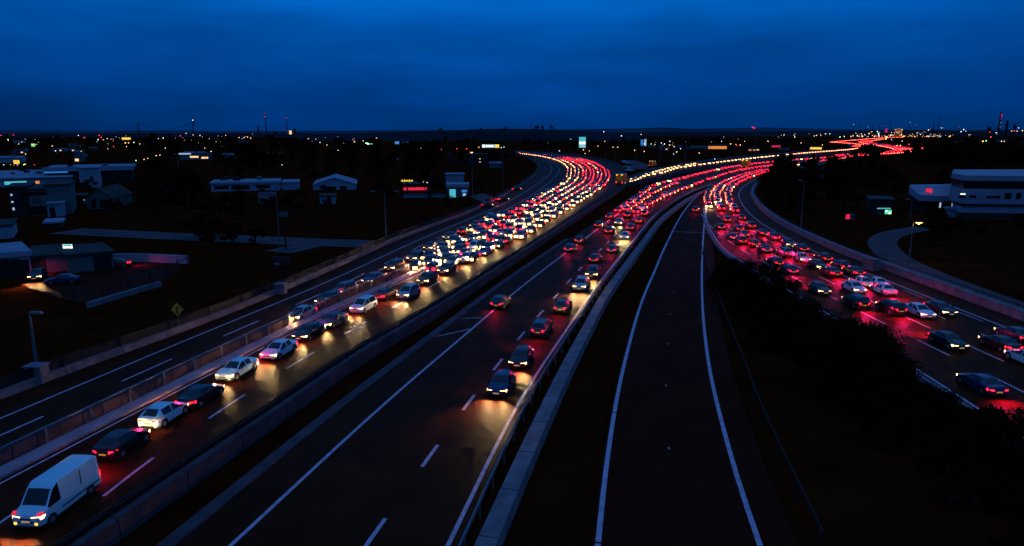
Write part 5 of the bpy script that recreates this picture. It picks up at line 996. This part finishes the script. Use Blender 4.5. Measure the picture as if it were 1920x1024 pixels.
# ---------------------------------------------------------------- bridge on the left skyline
D = 3400
def sky_pt(px, py, d=D): return at_Y(px, py, d)
o = sky_pt(300, 250); root = empty('suspension_bridge', (o.x, o.y, -.28), 0, 'dark suspension bridge with two towers on the left skyline', 'bridge')
L_ = lambda px, py: (sky_pt(px, py).x - o.x, 0, sky_pt(px, py).z + .28)
for px, pt in ((259.5, 230), (361.5, 226)):
    b = MB(); t0, t1 = L_(px - 1.2, 256), L_(px - 1.2, pt); u0, u1 = L_(px + 1.4, 256), L_(px + 1.4, pt)
    b.tube(t0, t1, 1.6, 1.2, n=4); b.tube(u0, u1, 1.6, 1.2, n=4)
    for q in range(5): z = t0[2] + (t1[2] - t0[2]) * (.25 + .18 * q); b.tube((t1[0], 0, z), (u1[0], 0, z), .9, n=4)
    b.build('tower', M['steel_dark'], root)
b = MB(); b.tube(L_(219, 248), L_(259, 246), 2.0, n=4); b.tube(L_(259, 246), L_(361, 245), 2.0, n=4); b.tube(L_(361, 245), L_(400, 250), 1.6, n=4); b.build('deck', M['steel_dark'], root)
for seg in (((219, 248), (240, 241), (259.5, 231)), ((259.5, 231), (275, 237), (310, 243.5), (345, 237), (361.5, 227)), ((361.5, 227), (378, 237), (395, 249))):
    b = MB()
    for a, c in zip(seg, seg[1:]): b.tube(L_(*a), L_(*c), .8, n=4)
    b.build('cable', M['steel_dark'], root)
b = MB(); b.tube(L_(361.5, 226), L_(361.5, 225), 2.4, n=6); b.build('warning_lamp', M['lamp_warm'], root)
# ---------------------------------------------------------------- industry
def stack(px, pyb, pyt, w0, w1, label, D=2400, lamp=None, m='concrete_dark', name='chimney', group=None):
    a = at_Y(px, pyb, D); c = at_Y(px, pyt, D); root = empty(name, (a.x, a.y, -.28), 0, label, 'chimney' if name == 'chimney' else name.replace('_', ' '), group); k = D / FPX
    b = MB(); b.tube((0, 0, 0), (0, 0, c.z + .28), w0 * k / 2, w1 * k / 2, n=10); 
    for q in (.35, .6, .8): z = (c.z) * q; b.tube((0, 0, z), (0, 0, z + .5 * k), (w0 * (1 - q) + w1 * q) * k * .62, n=10)
    b.build('shaft', M[m], root)
    if lamp:
        for (py, mm, s) in lamp: z = at_Y(px, py, D).z + .28; b = MB(); b.tube((0, -w0 * k * .5, z - s * k), (0, -w0 * k * .5, z + s * k), s * k, n=6); b.build('lamp', M[mm], root)
stack(500, 256, 210, 2.4, 1.3, 'taller slim chimney with magenta lamp on the left skyline', lamp=[(219, 'lit_magenta', 1.1), (212, 'lit_magenta', .6)])
stack(539.5, 256, 215, 2.0, 1.0, 'shorter slim chimney with magenta lamp above the yellow lights', lamp=[(221, 'lit_magenta', 1.0)])
stack(485, 256, 236, 4, 2.2, 'dark tapering tower left of the tall chimney', name='plant_tower'); stack(517, 256, 247, 6, 6, 'squat dark silo between the two chimneys', name='silo', m='dark_wall')
stack(553, 256, 241, 6, 5, 'dark block tower right of the yellow lights', name='plant_tower'); stack(545, 256, 245, 4, 4, 'bright yellow lit silo beside the chimney', name='silo', m='lit_warm')
def works(name, px0, px1, py, label, cs, n, D, hmin, hmax, seed, wallm='dark_wall', up=0):
    q = random.Random(seed); a = at_Y(px0, py, D); c = at_Y(px1, py, D); w = c.x - a.x; root = empty(name, ((a.x + c.x) / 2, D, -.28), 0, label, 'factory'); k = D / FPX
    z0 = a.z + .28
    b = MB(); b.box((0, 8, z0 / 2), (w, 14, max(2, z0 - .5 * k))); b.build('wall', M[wallm], root)
    for i in range(n):
        x = q.uniform(-w / 2, w / 2); s = k * q.uniform(.35, .8); z = z0 + k * q.uniform(-hmin, hmax) * q.random(); b = MB(); b.tube((x, -.8 - s, z - s), (x, -.8 - s, z + s), s * .8, n=6); b.build('lamp', M[q.choice(cs)], root)
        if z > z0 + k: b = MB(); b.tube((x, 0, 0), (x, 0, z), .4 * k * .5, n=4); b.build('mast', M['steel_dark'], root)
works('refinery', 478, 567, 258.5, 'refinery glowing yellow along the left skyline', ['lit_yellow', 'lit_warm', 'lamp_amber', 'lit_warm'], 70, 2300, .8, 6, 1)
works('works', 529, 544, 271, 'low red lit roof below the yellow refinery', ['lit_red'], 14, 900, .8, 1.2, 2)
works('works', 604, 685, 253.5, 'row of white yellow lit sheds left of the ridge', ['lit_white', 'lit_warm', 'lit_white'], 46, 2400, .8, 1.2, 3)
works('refinery', 1594, 1632, 258.5, 'left group of the lit refinery on the right skyline', ['lamp_warm', 'lit_warm', 'lit_white', 'lit_pale', 'lamp_warm'], 46, 2400, 1, 11, 4)
works('refinery', 1632, 1676, 256, 'middle group of the lit refinery under the magenta lamp', ['lit_pale', 'lamp_warm', 'lamp_white', 'lit_warm', 'lit_magenta'], 34, 2400, 2, 14, 5)
works('refinery', 1676, 1716, 258, 'orange lit group of the refinery around the bright round tank', ['lit_orange', 'lit_warm', 'lit_red', 'lamp_amber', 'lit_orange'], 50, 2400, .6, 6, 6)
works('refinery', 1714, 1764, 257, 'right group of the lit refinery with scattered white lamps', ['lit_warm', 'lamp_warm', 'lit_pale', 'lamp_white', 'lit_orange'], 40, 2400, 1, 16, 7)
a = at_Y(1682.5, 257, 2380); k = 2380 / FPX; root = empty('storage_tank', (a.x, a.y, -.28), 0, 'bright round orange lit tank in the middle of the right refinery', 'tank')
b = MB(); b.tube((0, 0, 0), (0, 0, at_Y(1682, 241, 2380).z), 6 * k, 6 * k, n=20); b.build('shell', mat('tank_glow', (.30, .12, .05), .8, emit=(1, .30, .08), es=.07, var=.3, vscale=.05), root)  # floodlight put into the shell as a glow of its own
for q in range(4): b = MB(); z = at_Y(1682, 255 - q * 4, 2380).z; b.tube((0, 0, z), (0, 0, z + .35 * k), 6.3 * k, n=20); b.build('walkway', M['trim'], root)
for q in range(40):
    an = -math.pi * (q % 14) / 13; z = at_Y(1682, rt.uniform(242, 256), 2380).z; b = MB(); b.tube((math.cos(an) * 6.6 * k, math.sin(an) * 6.6 * k, z), (math.cos(an) * 6.6 * k, math.sin(an) * 6.6 * k, z + .7 * k), .5 * k, n=5); b.build('lamp', M['lit_warm'], root)
for (px, t_, w_, lm) in ((1598, 232, .8, 'lit_warm'), (1611, 234, .7, None), (1625, 236, .7, 'lit_pale'), (1634, 238, 1.6, None), (1646, 236, .7, None), (1652, 234, .7, 'lit_magenta'), (1667, 226, .9, None), (1690, 234, .7, 'lit_magenta'), (1703, 228, .8, 'lit_pale'), (1714, 233, .7, 'lit_red'), (1748, 225, .8, None), (1757, 220, .9, None), (1745, 240, 2.2, None), (1742, 240, .8, 'lit_orange'), (1766, 238, .7, 'lit_pale'), (1795, 236, .7, 'lit_magenta')):
    stack(px, 258, t_, w_ * 1.3, w_, 'thin dark refinery stack on the right skyline', lamp=[(t_ + 2, lm, .55)] if lm else None, name='refinery_stack', group='thin stacks of the right refinery')
p = at_Y(1660.5, 256, 2400); root = empty('flare_tower', (p.x, p.y, -.28), 0, 'small tower with magenta glowing block in the right refinery', 'tower'); b = MB(); z = at_Y(1660, 248, 2400).z; b.tube((0, 0, 0), (0, 0, z), 1.2, n=6); b.build('mast', M['steel_dark'], root); b = MB(); b.box((0, 0, z + 5), (7, 5, 12), 0, 0, .9); b.build('lit_block', M['lit_magenta'], root)
stack(1871, 256, 211, 5, 3, 'tall lattice tower with magenta lamps on the far right skyline', D=2600, lamp=[(215, 'lit_magenta', 1.2), (218, 'lit_magenta', 1.2), (223, 'lit_magenta', .7), (230, 'lit_pale', .6), (238, 'lit_pale', .5)], name='transmission_tower')
stack(1885, 256, 226, 4.5, 4.0, 'dark slab tower right of the tall lattice tower', D=2600, name='tower_block', m='dark_wall'); stack(1853, 256, 238, 8, 6, 'low dark tower block left of the tall lattice tower', D=2600, name='tower_block', m='dark_wall'); stack(1900, 256, 234, 5, 4, 'short dark tower block near the right edge', D=2600, name='tower_block', m='dark_wall')
stack(1413, 258, 243, 2, 1.2, 'dark mast with red lamp on the central skyline', D=2000, lamp=[(240, 'lamp_red', .8)], name='radio_mast'); stack(996, 244, 229, .6, .4, 'thin mast standing on the wooded ridge', D=1490, name='radio_mast'); stack(442, 256, 236, .7, .5, 'thin mast between the bridge and the chimneys', name='radio_mast')
stack(438, 256, 250, 9, 7, 'dark silo left of the refinery on the skyline', name='silo', m='dark_wall')
# crash cushion / roadside cabinet glimpsed by the junction
for (px, py, lab, c) in ((1224, 312, 'small yellow lorry on the back road', 'yellow'),):
    lorry(px, py, la, 'small yellow lorry standing on the back road beyond the junction', .8)
for i, (px, py) in enumerate(((1172, 305), (1180, 308), (1174, 315), (1181, 316), (1181, 321))):
    p = G(px, py).to_2d(); c_ = place_far('saloon', ['white', 'silver', 'grey', 'silver', 'white'][i], p, R(20), ['white', 'silver', 'grey', 'pale silver', 'off white'][i] + ' car standing unlit on the back road outside the bend, ' + ORD(i + 1) + ' from the top', 'cars standing on the back road')
    for q in c_.children:
        if q.type == 'MESH' and q.name.split('.')[0] in ('headlight', 'taillight'): q.material_slots[0].link = 'OBJECT'; q.material_slots[0].material = M['rim']
